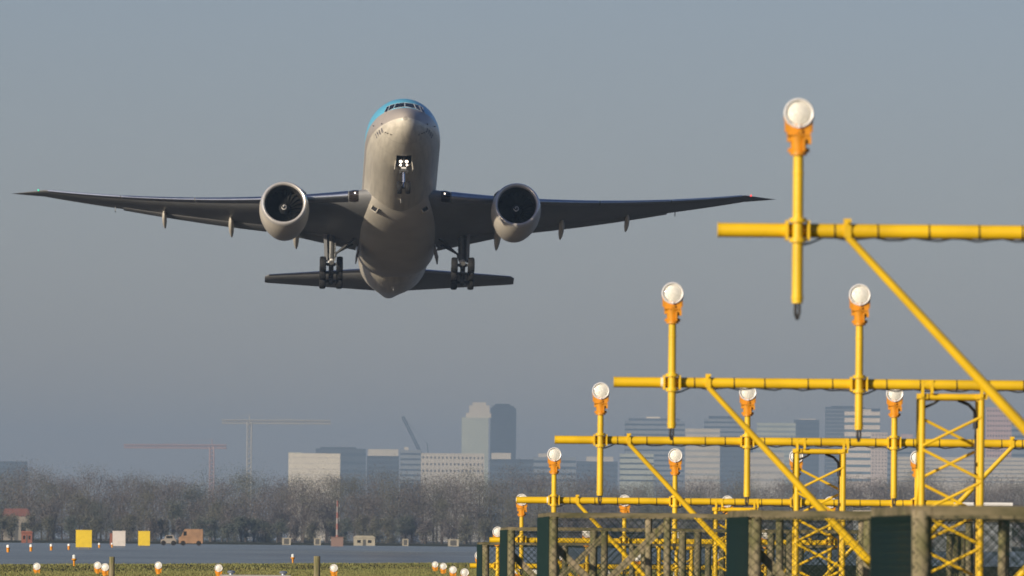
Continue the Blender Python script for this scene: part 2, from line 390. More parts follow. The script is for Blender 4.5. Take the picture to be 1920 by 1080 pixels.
def build_fuselage():
    ys = np.concatenate([np.linspace(0.02, 1, 16)**2*3.0, np.linspace(3.2, 12, 24), np.linspace(13, 40, 16), np.linspace(41, 63.7, 34)])
    N = 72
    rings = [[fus_pt(y, 2*pi*(i+0.5)/N) for i in range(N)] for y in ys]
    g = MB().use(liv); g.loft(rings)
    g.use(dark)
    fo = g.build('fuselage', None, jet, smooth=40)
    # nose wheel bay cut into the belly
    cb = MB().use(dark); cb.box((0, 5.65, -2.6), (1.24, 2.3, 1.6)); cut = cb.build('cutter', None, None, smooth=0)
    fo.data.materials.append(dark) if dark not in list(fo.data.materials) else None
    bo = fo.modifiers.new('bay', 'BOOLEAN'); bo.operation = 'DIFFERENCE'; bo.object = cut; bo.solver = 'EXACT'; bo.material_mode = 'TRANSFER'
    dg = bpy.context.evaluated_depsgraph_get(); dg.update()
    me = bpy.data.meshes.new_from_object(fo.evaluated_get(dg)); fo.modifiers.clear(); fo.data = me
    bpy.data.objects.remove(cut)
    # cockpit panes (six), as quads on the surface
    K = 0.0433
    panes = [((742.8, 194.0), (758.7, 192.0), (758.7, 199.9), (739.6, 203.0)), ((732.9, 196.8), (741.4, 194.3), (738.0, 203.6), (728.0, 208.2)),
             ((726.2, 200.4), (731.6, 197.4), (726.6, 209.6), (720.6, 211.4))]
    for sgn in (1, -1):
        for p in panes:
            q = [((a-759.4)*K*sgn, (222-b)*K) for a, b in p]
            g = MB(); n = 8; vs = []
            for j in range(n+1):
                for i in range(n+1):
                    s, t = i/n, j/n
                    dx = (q[0][0]*(1-s)+q[1][0]*s)*(1-t)+(q[3][0]*(1-s)+q[2][0]*s)*t
                    v = (q[0][1]*(1-s)+q[1][1]*s)*(1-t)+(q[3][1]*(1-s)+q[2][1]*s)*t
                    h = nose_hit(dx, v); nn = Vector((h.x/9, -0.6, (h.z)/6+0.5)).normalized()
                    vs.append(h+nn*0.014)
            g.add(vs, [(j*(n+1)+i, j*(n+1)+i+1, (j+1)*(n+1)+i+1, (j+1)*(n+1)+i) for j in range(n) for i in range(n)])
            o = g.build('cockpit_window', glassd, fo)
            # thin pale frame round the pane
            fr = MB(); idx = [i for i in range(n+1)]+[j*(n+1)+n for j in range(1, n+1)]+[n*(n+1)+i for i in range(n-1, -1, -1)]+[j*(n+1) for j in range(n-1, 0, -1)]
            fr.path([vs[i] for i in idx+[idx[0]]], 0.011, 5); fr.build('window_frame', whitep, o)
    # number painted on both sides of the nose
    for sgn in (-1, 1):
        for ci, ch in enumerate('3988'):
            cu = bpy.data.curves.new('t', 'FONT'); cu.body = ch; cu.size = 0.50; cu.offset = 0.006
            to = bpy.data.objects.new('t', cu); col.objects.link(to); dg = bpy.context.evaluated_depsgraph_get(); dg.update()
            tm = bpy.data.meshes.new_from_object(to.evaluated_get(dg)); bpy.data.objects.remove(to)
            bm = bmesh.new(); bm.from_mesh(tm); bmesh.ops.subdivide_edges(bm, edges=bm.edges, cuts=1)
            for v in bm.verts:
                u = ci*0.52+v.co.x*1.25; y = 4.2-u if sgn < 0 else 2.2+u
                z = -1.42+v.co.y; v.co = Vector((sgn*(fus_x(y, z)+0.02), y, z))
            bm.to_mesh(tm); bm.free(); tm.materials.clear(); tm.materials.append(ink)
            link('nose_digit', tm, fo)
        # small probes behind the radome
        for (y, z) in ((2.3, -0.75), (2.05, -1.55), (1.85, -1.68), (1.65, -1.85), (4.3, -0.35)):
            x = sgn*fus_x(y, z); pr = MB(); pr.tube((x*0.97, y, z), (x+sgn*0.07, y-0.05, z), 0.035, 0.025, 8); pr.tube((x+sgn*0.07, y+0.05, z), (x+sgn*0.07, y-0.22, z), 0.03, 0.012, 8)
            pr.build('probe', gearm, fo)
    return fo
fuselage = build_fuselage()
for (y, z, h) in ((11.5, -3.1, 0.30), (16.2, -3.1, 0.36), (44.6, -2.75, 0.30)):      # blade aerials under the belly
    g = MB(); g.loft([[Vector((x*k, y+t*k+(1-k)*0.25, z+0.03-h*(1-k)*1.6)) for x, t in ((-0.03, 0.0), (0, -0.28), (0.03, 0.0), (0, 0.28))] for k in (1.0, 0.4)]); g.build('aerial', whitep, fuselage, smooth=0)

def build_fairing():
    T = np.array([(18.4, 2.2, -2.7), (19.6, 2.75, -3.05), (21.2, 3.1, -3.38), (23.5, 3.32, -3.62), (27, 3.42, -3.74), (33, 3.42, -3.74), (36, 3.32, -3.68), (38.2, 3.05, -3.45), (40, 2.6, -3.1), (41.5, 2.0, -2.75)])
    rings = []
    for y in np.linspace(18.4, 41.5, 40):
        hw = float(pchip(T[:, 0], T[:, 1], np.array([y]))[0]); bz = float(pchip(T[:, 0], T[:, 2], np.array([y]))[0]); zc = -1.5
        rg = []
        for i in range(48):
            t = 2*pi*i/48; c_, s_ = cos(t), sin(t); e = 2/2.5
            rg.append(Vector((hw*abs(c_)**e*(1 if c_ > 0 else -1), y, zc+(zc-bz)*abs(s_)**e*(1 if s_ > 0 else -1)*(0.75 if s_ > 0 else 1))))
        rings.append(rg)
    g = MB(); g.loft(rings); fo = g.build('belly_fairing', belly, jet, smooth=50)
    for sgn in (-1, 1):   # square ram air intakes, a solid near-black block painted as the hole's shade
        a = MB(); rot = Matrix.Rotation(sgn*R(-32), 3, 'Y') @ Matrix.Rotation(R(14), 3, 'X')
        c = Vector((sgn*2.06, 20.2, -2.84))
        a.use(dark).box(c, (0.50, 0.9, 0.30), rot); 
        a.use(belly)
        for dx, dz, sx, sz in ((0.27, 0, 0.05, 0.40), (-0.27, 0, 0.05, 0.40), (0, -0.18, 0.58, 0.05)):
            a.box(c+rot @ Vector((dx, -0.03, dz)), (sx, 0.96, sz), rot)
        a.build('air_intake', None, fo, smooth=0)
build_fairing()

def airfoil(n=22, tk=0.11, camber=0.015):
    up, lo = [], []
    for i in range(n+1):
        x = (1-cos(pi*i/n))/2
        t = 5*tk*(0.2969*sqrt(x)-0.126*x-0.3516*x*x+0.2843*x**3-0.1030*x**4)
        c = camber*(4*x*(1-x))*(0.6+0.8*x)
        up.append((x, c+t)); lo.append((x, c-t))
    return up, lo
def wing_sec(x):
    """LE y, LE z, chord, thickness, incidence at span x"""
    ax = abs(x)
    le = 19.3+(ax-3.1)*tan(R(34.2)) if ax < 29.6 else 19.3+26.5*tan(R(34.2))+(ax-29.6)*1.45
    te = np.interp(ax, [0, 3.1, 10.2, 23, 29.6, 31.4, 32.4], [32.4, 32.6, 32.9, 36.7, 39.4, 40.7, 41.4])
    z = -1.72+(ax-3.1)*0.100+0.00368*max(0, ax-3.1)**2
    return le, z, te-le, np.interp(ax, [0, 3, 10, 30, 32.4], [0.135, 0.13, 0.105, 0.09, 0.07]), np.interp(ax, [0, 3, 10, 32], [R(4.2), R(3.9), R(1.6), R(-1.5)])
def sec_ring(x, f0=0.0, f1=1.0, grow=0.0, n=22):
    le, z, ch, tk, inc = wing_sec(x); up, lo = airfoil(n, tk)
    pts = [p for p in reversed(up) if f0 <= p[0] <= f1]+[p for p in lo[1:] if f0 <= p[0] <= f1]
    out = []
    for (a, b) in pts:
        b2 = b+(grow/ch if b > 0 else -grow/ch); a2 = a-grow/ch*(1-min(1, a*12))
        yy, zz = a2*ch, b2*ch
        out.append(Vector((x, le+yy*cos(inc)+zz*sin(inc), z-yy*sin(inc)+zz*cos(inc))))
    return out
def flap_ring(x, defl=R(14), frac=0.20, n=12):
    le, z, ch, tk, inc = wing_sec(x); up, lo = airfoil(n, 0.07, 0.0)
    fc = ch*frac; y0 = ch*(1-frac*0.80); zz0 = -0.010*ch
    out = []
    for (a, b) in list(reversed(up))+lo[1:]:
        a_, b_ = a*fc, b*fc; yy = y0+a_*cos(defl)+b_*sin(defl); zz = zz0-a_*sin(defl)+b_*cos(defl)
        out.append(Vector((x, le+yy*cos(inc)+zz*sin(inc), z-yy*sin(inc)+zz*cos(inc))))
    return out
def build_wing(s):
    xs = list(np.linspace(1.5, 10.2, 10))+list(np.linspace(11, 23, 10))+list(np.linspace(23.4, 29.6, 6))+[30.2, 30.8, 31.4, 31.9, 32.25, 32.4]
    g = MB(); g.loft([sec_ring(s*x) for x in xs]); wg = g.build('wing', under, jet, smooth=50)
    for (a, b) in ((4.3, 8.6), (10.7, 16.9), (17.0, 23.1), (23.2, 29.3)):
        g = MB(); g.loft([sec_ring(s*x, 0, 0.075 if x > 12 else 0.05, 0.035) for x in np.linspace(a, b, 7)]); g.build('slat', metal, wg, smooth=50)
    for (a, b, fr) in ((3.4, 8.6, 0.17), (10.9, 22.9, 0.22)):
        g = MB(); g.loft([flap_ring(s*x, R(1.5), fr) for x in np.linspace(a, b, 6)]); g.build('flap', under, wg, smooth=50)
    for x, L, r in ((8.5, 4.5, 0.40), (13.9, 3.3, 0.32), (19.5, 2.8, 0.28)):
        le, z, ch, tk, inc = wing_sec(x); g = MB(); rings = []
        a0 = Vector((s*x, le+ch*0.62, z-ch*0.62*sin(inc)-0.30)); a1 = a0+Vector((-s*0.12, L, -L*0.20))
        for t in np.linspace(0, 1, 15):
            k = max(0.03, (sin(pi*min(1, t*1.0)**0.75))**0.6) if t < 1 else 0.02
            if t == 0: k = 0.02
            c = a0.lerp(a1, t); rings.append([c+Vector((r*0.72*k*cos(q), 0, r*1.5*k*sin(q))) for q in np.linspace(0, 2*pi, 17)[:-1]])
        g.loft(rings); g.build('flap_fairing', belly, wg, smooth=50)
    g = MB(); le, z, ch, tk, inc = wing_sec(3.75)      # landing lamp behind the dark wing root cap
    g.lathe([(-0.02, 0.0), (0.0, 0.04), (0.05, 0.065)], 16, 'y', (s*3.72, le-0.13, z+0.05)); g.build('landing_light', lampw, wg)
    g = MB(); g.loft([sec_ring(s*x, 0, 0.055, 0.06*(1-abs(x-3.8)*2.0)) for x in np.linspace(3.42, 4.20, 9)]); g.build('light_housing', caplt, wg, smooth=50)
    le, z, ch, tk, inc = wing_sec(30.0)
    g = MB(); g.lathe([(-0.10, 0.02), (-0.03, 0.065), (0.10, 0.065), (0.16, 0.02)], 12, 'y', (s*30.1, le-0.02, z+0.05)); g.build('navigation_light', lampr if s > 0 else lampg, wg)
    le, z, ch, tk, inc = wing_sec(23.6)
    g = MB(); g.box((s*23.6, le+ch*0.96, z-0.16), (0.06, 0.5, 0.36)); g.build('hinge_bracket', under, wg, smooth=0)
    return wg
for s in (-1, 1): build_wing(s)

def build_engine(s):
    cx, cy, cz = s*9.62, 16.9, -3.28
    tilt = Matrix.Translation((cx, cy, cz)) @ Matrix.Rotation(R(-1.5), 4, 'X') @ Matrix.Rotation(s*R(1.2), 4, 'Z')
    def put(g, name, m, parent, sm=40):
        g.v = [tuple(tilt @ Vector(v)) for v in g.v]; return g.build(name, m, parent, smooth=sm)
    outer = [(0.32, 1.925), (0.7, 1.985), (1.3, 2.04), (2.1, 2.055), (3.0, 2.01), (3.9, 1.90), (4.8, 1.74), (5.6, 1.56), (5.6, 1.50), (4.6, 1.50), (3.0, 1.55)]
    inner = [(3.0, 1.55), (1.75, 1.60), (1.0, 1.59), (0.28, 1.575)]
    g = MB().use(nacm); g.lathe(outer[:8], 64); g.f = [f for f in g.f if len(f) == 4]; g.mi = g.mi[:len(g.f)]
    g.use(liner); k = MB(); k.lathe(inner, 64); k.f = [f for f in k.f if len(f) == 4]; g.add(k.v, k.f)
    k = MB(); k.lathe(outer[7:], 64); k.f = [f for f in k.f if len(f) == 4]; g.add(k.v, k.f)
    # nacelle strake and latch line
    g.use(nacm).box((-s*1.62, 1.9, 1.42), (0.05, 1.3, 0.5), Matrix.Rotation(-s*R(-48), 3, 'Y'))
    en = put(g, 'engine', None, jet)
    g = MB(); prof = [(0.32, 1.927), (0.2, 1.893), (0.1, 1.852), (0.03, 1.80), (0.0, 1.745), (0.015, 1.69), (0.07, 1.63), (0.16, 1.592), (0.28, 1.573)]
    g.lathe(prof, 64); g.f = [f for f in g.f if len(f) == 4]; put(g, 'inlet_lip', lipm, en)
    g = MB()
    for i in range(22):
        a = 2*pi*i/22; rows = []
        for r in np.linspace(0.45, 1.58, 6):
            tw = R(30+35*(r-0.45)/1.1); ch = 0.30+0.10*sin(pi*(r-0.45)/1.13); aa = a+0.18*sin((r-0.45)*2.2)
            rad = Vector((cos(aa), 0, sin(aa))); tan_ = Vector((-sin(aa), 0, cos(aa)))
            c = rad*r+Vector((0, 1.72, 0)); d = tan_*sin(tw)+Vector((0, cos(tw), 0)); n_ = d.cross(rad)*0.012
            rows.append([c-d*ch/2, c+n_, c+d*ch/2, c-n_])
        g.loft(rows)
    put(g, 'fan', fanm, en)
    g = MB(); g.use(dark); g.lathe([(2.05, 1.6), (2.06, 0.01)], 48); put(g, 'fan_backing', None, en)
    g = MB(); sp = [(0.98, 0.0), (1.02, 0.10), (1.14, 0.22), (1.32, 0.34), (1.55, 0.45), (1.8, 0.52)]; g.lathe(sp, 32); spn = put(g, 'spinner', dark, en)
    g = MB(); vs = []; m = 30
    for i in range(m+1):
        t = i/m; a = R(-40)+t*R(400)*(1 if s > 0 else 1); r = 0.055+0.165*min(1, t*1.25); wd = 0.014+0.020*sin(pi*t)
        for q in (-1, 1):
            rr = max(0.004, r+q*wd); yy = np.interp(rr, [0.0, 0.10, 0.22, 0.34], [0.98, 1.02, 1.14, 1.32])-0.012
            vs.append(Vector((rr*cos(a)*(-1), yy, rr*sin(a))))
    g.add(vs, [(2*i, 2*i+1, 2*i+3, 2*i+2) for i in range(m)]); put(g, 'spiral_mark', whitep, spn)
    g = MB(); g.lathe([(3.2, 1.1), (5.4, 1.05), (6.6, 0.80), (6.62, 0.5), (7.6, 0.05)], 32); put(g, 'core_nozzle', fanm, en)
    g = MB(); rings = []
    for (y, z0, z1, hw) in ((18.2, -1.42, -1.25, 0.05), (19.5, -1.6, -0.98, 0.24), (22.0, -2.2, -0.7, 0.28), (25.0, -2.2, -0.75, 0.28), (27.5, -1.7, -1.0, 0.2), (29.5, -1.35, -1.2, 0.04)):
        rings.append([Vector((cx-hw, y, z0)), Vector((cx+hw, y, z0)), Vector((cx+hw, y, z1)), Vector((cx, y, z1+0.05)), Vector((cx-hw, y, z1))])
    g.loft(rings); g.build('pylon', belly, en, smooth=30)
for s in (-1, 1): build_engine(s)

def build_tail():
    def sec(x, le, z, ch, tk, vertical=False):
        up, lo = airfoil(16, tk, 0.0); out = []
        for (a, b) in list(reversed(up))+lo[1:]:
            out.append(Vector((x, le+a*ch, z+b*ch)) if not vertical else Vector((b*ch, le+a*ch, z)))
        return out
    for s in (-1, 1):
        g = MB(); g.loft([sec(s*x, 51.6+(x-1.2)*0.80, 0.86+(x-1.2)*0.160, 6.9-(x-1.2)*0.465, 0.10) for x in (1.2, 2.5, 5, 7.5, 9.6, 10.45)]+[sec(s*10.75, 59.6, 2.36, 1.9, 0.05)])
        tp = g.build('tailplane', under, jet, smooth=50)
        g = MB()
        for x in np.linspace(2.6, 10.4, 8): pass
        rings = []
        for x in np.linspace(2.6, 10.4, 8):
            le, z, ch = 51.6+(x-1.2)*0.80, 0.86+(x-1.2)*0.160, 6.9-(x-1.2)*0.465
            rings.append([Vector((s*x, le-0.03+a*ch, z+b*ch*1.04)) for a, b in [p for p in list(reversed(airfoil(16, 0.10, 0)[0]))+airfoil(16, 0.10, 0)[1][1:] if p[0] < 0.06]])
        g.loft(rings); g.build('leading_edge', metal, tp, smooth=50)
    g = MB(); g.loft([sec(0, le, z, ch, 0.10, True) for (le, z, ch) in ((46.5, 2.6, 9.5), (49.0, 4.0, 8.4), (53.3, 8.0, 6.2), (57.2, 11.6, 4.1), (58.6, 12.4, 3.2))])
    g.build('tail_fin', blue, jet, smooth=50)
build_tail()

def wheel_mesh(name, r, wd):
    g = MB().use(tyre); h = wd/2
    g.lathe([(-h*0.75, r*0.55), (-h, r*0.66), (-h, r*0.84), (-h*0.80, r*0.955), (-h*0.4, r*0.995), (0, r), (h*0.4, r*0.995), (h*0.80, r*0.955), (h, r*0.84), (h, r*0.66), (h*0.75, r*0.55)], 36, 'x')
    g.use(gearm).lathe([(-h*0.78, r*0.54), (-h*0.6, r*0.2), (-h*0.62, 0.0)], 20, 'x'); g.lathe([(h*0.78, r*0.54), (h*0.6, r*0.2), (h*0.62, 0.0)], 20, 'x')
    return g.mesh(name)
mw = wheel_mesh('wheel', 0.645, 0.53); nw = wheel_mesh('nose_wheel', 0.53, 0.40)
def build_main_gear(s):
    X, Y, Z = s*5.5, 30.9, -5.32; up = Vector((0, 0, 1))
    g = MB().use(gearm); top = Vector((X-s*0.05, Y-0.1, -1.8)); base = Vector((X, Y, Z))
    g.tube(top, (X, Y, Z+1.25), 0.30, 0.30, 20); g.tube((X, Y, Z+1.55), (X, Y, Z+1.15), 0.36, 0.36, 20)
    g.tube((X+s*0.32, Y-0.1, -2.1), (X+s*0.30, Y-0.1, Z+1.5), 0.09, 0.09, 10); g.tube((X-s*0.36, Y-0.25, -2.4), (X-s*0.3, Y-0.2, Z+1.0), 0.045, 0.045, 8)
    for k in range(5): g.box((X-s*0.33, Y-0.28, -2.6-0.36*k), (0.13, 0.12, 0.10))
    g.use(chrome).tube((X, Y, Z+1.25), (X, Y, Z+0.1), 0.20, 0.20, 18)
    g.use(whitep).tube((X, Y-0.02, Z+1.13), (X, Y-0.02, Z+0.82), 0.27, 0.27, 18)
    g.use(gearm).box((X, Y-0.32, Z+0.55), (0.40, 0.14, 0.26)); g.tube((X-0.35, Y-0.3, Z+0.55), (X+0.35, Y-0.3, Z+0.55), 0.06, 0.06, 8)
    g.tube((X, Y-0.45, Z+0.45), (X, Y-0.1, Z+1.0), 0.05, 0.05, 8)
    mg = g.build('main_gear', None, jet)
    tl = R(14); ax = Vector((0, cos(tl), -sin(tl)))
    g = MB(); g.tube(base-ax*1.72, base+ax*1.72, 0.21, 0.21, 14)
    for k in (-1, 0, 1): g.tube(base+ax*1.45*k-Vector((0.62, 0, 0)), base+ax*1.45*k+Vector((0.62, 0, 0)), 0.12, 0.12, 12)
    for k in (-0.5, 0.5): g.box(base+ax*1.45*k-up*0.28, (0.34, 0.5, 0.2))
    g.build('bogie_beam', gearm, mg)
    for k in (-1, 0, 1):
        for q in (-1, 1): link('wheel', mw, mg, base+ax*1.45*k+Vector((q*0.70, 0, 0)))
    for (yy, dz, z1) in ((-0.9, 0.0, 1.45), (0.9, 0.25, 1.62)):
        g = MB(); g.tube((X-s*0.2, Y+yy*0.12, Z+z1), (s*3.3, Y+yy, -2.35), 0.095, 0.10, 10); g.box((X-s*0.36, Y+yy*0.12, Z+z1), (0.22, 0.2, 0.22)); g.build('side_brace', braced, mg)
    g = MB(); rot = Matrix.Rotation(s*R(2), 3, 'Y'); g.box((X+s*0.47, Y-0.15, -3.05), (0.26, 0.62, 2.55), rot); g.box((X+s*0.33, Y, -2.4), (0.12, 0.2, 0.2)); g.box((X+s*0.33, Y, -3.8), (0.12, 0.2, 0.2)); g.build('gear_door', under, mg, smooth=0)
    g = MB(); g.box((s*3.28, Y+0.3, -3.55), (0.10, 2.4, 1.15), Matrix.Rotation(s*R(-14), 3, 'Y')); g.build('gear_door', under, mg, smooth=0)
for s in (-1, 1): build_main_gear(s)
def build_nose_gear():
    Y = 5.95; Z = -5.06
    g = MB().use(gearm); g.tube((0, Y+0.1, -2.2), (0, Y, -3.75), 0.17, 0.16, 16)
    g.box((0, Y-0.12, -3.62), (0.46, 0.30, 0.22)); g.tube((-0.36, Y-0.12, -3.70), (0.36, Y-0.12, -3.70), 0.10, 0.10, 10)
    g.use(whitep).tube((-0.20, Y-0.16, -3.50), (0.20, Y-0.16, -3.50), 0.12, 0.12, 12)
    g.use(gearm).tube((0, Y-0.02, -3.3), (0.0, Y-1.25, -2.2), 0.07, 0.07, 8); g.tube((-0.30, Y-0.1, -3.78), (-0.24, Y-0.15, -3.9), 0.07, 0.07, 8); g.tube((0.30, Y-0.1, -3.78), (0.24, Y-0.15, -3.9), 0.07, 0.07, 8)
    g.use(chrome).tube((0, Y, -3.75), (0, Y, Z+0.05), 0.10, 0.10, 14)
    g.use(gearm).tube((-0.32, Y, Z), (0.32, Y, Z), 0.10, 0.10, 12); g.path([(0, Y+0.12, -3.9), (0, Y+0.42, -4.4), (0, Y+0.12, Z+0.05)], 0.05, 8)
    ng = g.build('nose_gear', None, jet)
    for q in (-1, 1): link('wheel', nw, ng, (q*0.34, Y, Z))
    for (x, z, r) in ((-0.24, -2.96, 0.125), (0.24, -2.96, 0.125), (-0.26, -3.25, 0.08), (0.26, -3.25, 0.08)):
        g = MB(); g.lathe([(-0.05, 0.0), (-0.03, r*0.7), (0.0, r)], 20, 'y', (x, Y-0.30, z)); g.build('headlight', lampw, ng)
        g = MB(); g.lathe([(0.004, r*1.12), (0.10, r*0.9), (0.2, r*0.3)], 20, 'y', (x, Y-0.30, z)); g.tube((x, Y-0.15, z), (0, Y, z), 0.03, 0.03, 6); g.build('lamp_housing', gearm, ng)
    for q in (-1, 1):
        g = MB(); g.box((q*0.70, 6.35, -3.18), (0.05, 1.3, 0.85), Matrix.Rotation(q*R(-8), 3, 'Y')); g.tube((q*0.66, 6.0, -3.0), (q*0.2, 6.0, -3.3), 0.03, 0.03, 6)
        g.build('gear_door', belly, ng, smooth=0)
build_nose_gear()

# place the jet: nose tip seen at (760, 222), 925 m out
JP, JY, JR = R(14.35), R(0.9), R(0.12)
nose = at(760, 222, 925.0)
RM = Matrix.Rotation(JY, 4, 'Z') @ Matrix.Rotation(-JP, 4, 'X') @ Matrix.Rotation(-JR, 4, 'Y')
jet.matrix_world = Matrix.Translation(nose) @ RM @ Matrix.Translation((0, 0, 0.95))

# ------------------------------------------------------------------ approach lights
LX0, PIT = 3.177, 1.8                 # first lamp of every row, lamp spacing
TCX = LX0+1.5*PIT                     # row centre line
def lamp_meshes():
    ring = MB(); ring.lathe([(0.012, 0.0), (0.012, 0.083), (0.0, 0.087), (-0.012, 0.090), (-0.016, 0.098), (-0.008, 0.105), (0.02, 0.106), (0.10, 0.085), (0.135, 0.05), (0.14, 0.0)], 32)
    for a in (R(-90),): ring.box((0, -0.016, -0.094), (0.018, 0.018, 0.022))
    lens = MB(); lens.lathe([(-0.020, 0.0), (-0.018, 0.03), (-0.012, 0.058), (-0.003, 0.080), (0.02, 0.081)], 32)
    br = MB()
    br.loft([[Vector((q*w_, yy, z)) for q, yy in ((-1, 0.0), (1, 0.0), (1, 0.075), (-1, 0.075))] for z, w_ in ((-0.078, 0.088), (-0.120, 0.088), (-0.165, 0.074))])
    for q in (-1, 1):
        br.box((q*0.090, 0.035, -0.075), (0.014, 0.06, 0.11)); br.tube((q*0.080, 0.035, -0.03), (q*0.104, 0.035, -0.03), 0.016, 0.016, 8)
    br.box((0.062, 0.02, -0.188), (0.050, 0.07, 0.055)); br.box((-0.060, 0.03, -0.180), (0.040, 0.06, 0.040))
    br.tube((0, 0.035, -0.16), (0, 0.035, -0.285), 0.064, 0.048, 14); br.tube((0, 0.035, -0.272), (0, 0.035, -0.292), 0.060, 0.060, 12); br.box((0.052, 0.03, -0.258), (0.045, 0.03, 0.03)); br.box((-0.052, 0.03, -0.258), (0.045, 0.03, 0.03))
    br.box((0.034, -0.024, -0.222), (0.018, 0.03, 0.09)); br.box((0.0, -0.008, -0.150), (0.17, 0.022, 0.012))
    br.box((0.004, -0.006, -0.128), (0.035, 0.03, 0.022))
    return ring.mesh('lamp_ring', ringm), lens.mesh('lamp_lens', lensm, 60), br.mesh('lamp_bracket', ora)
m_ring, m_lens, m_br = lamp_meshes()
LAMP_TILT = R(-3)
def add_lamp(parent, loc):
    br = link('lamp_bracket', m_br, parent, loc)
    r = link('lamp_ring', m_ring, parent, loc); r.rotation_euler = (LAMP_TILT, 0, rng.uniform(-0.05, 0.05))
    l = link('lamp_lens', m_lens, parent, loc); l.rotation_euler = r.rotation_euler
    return br

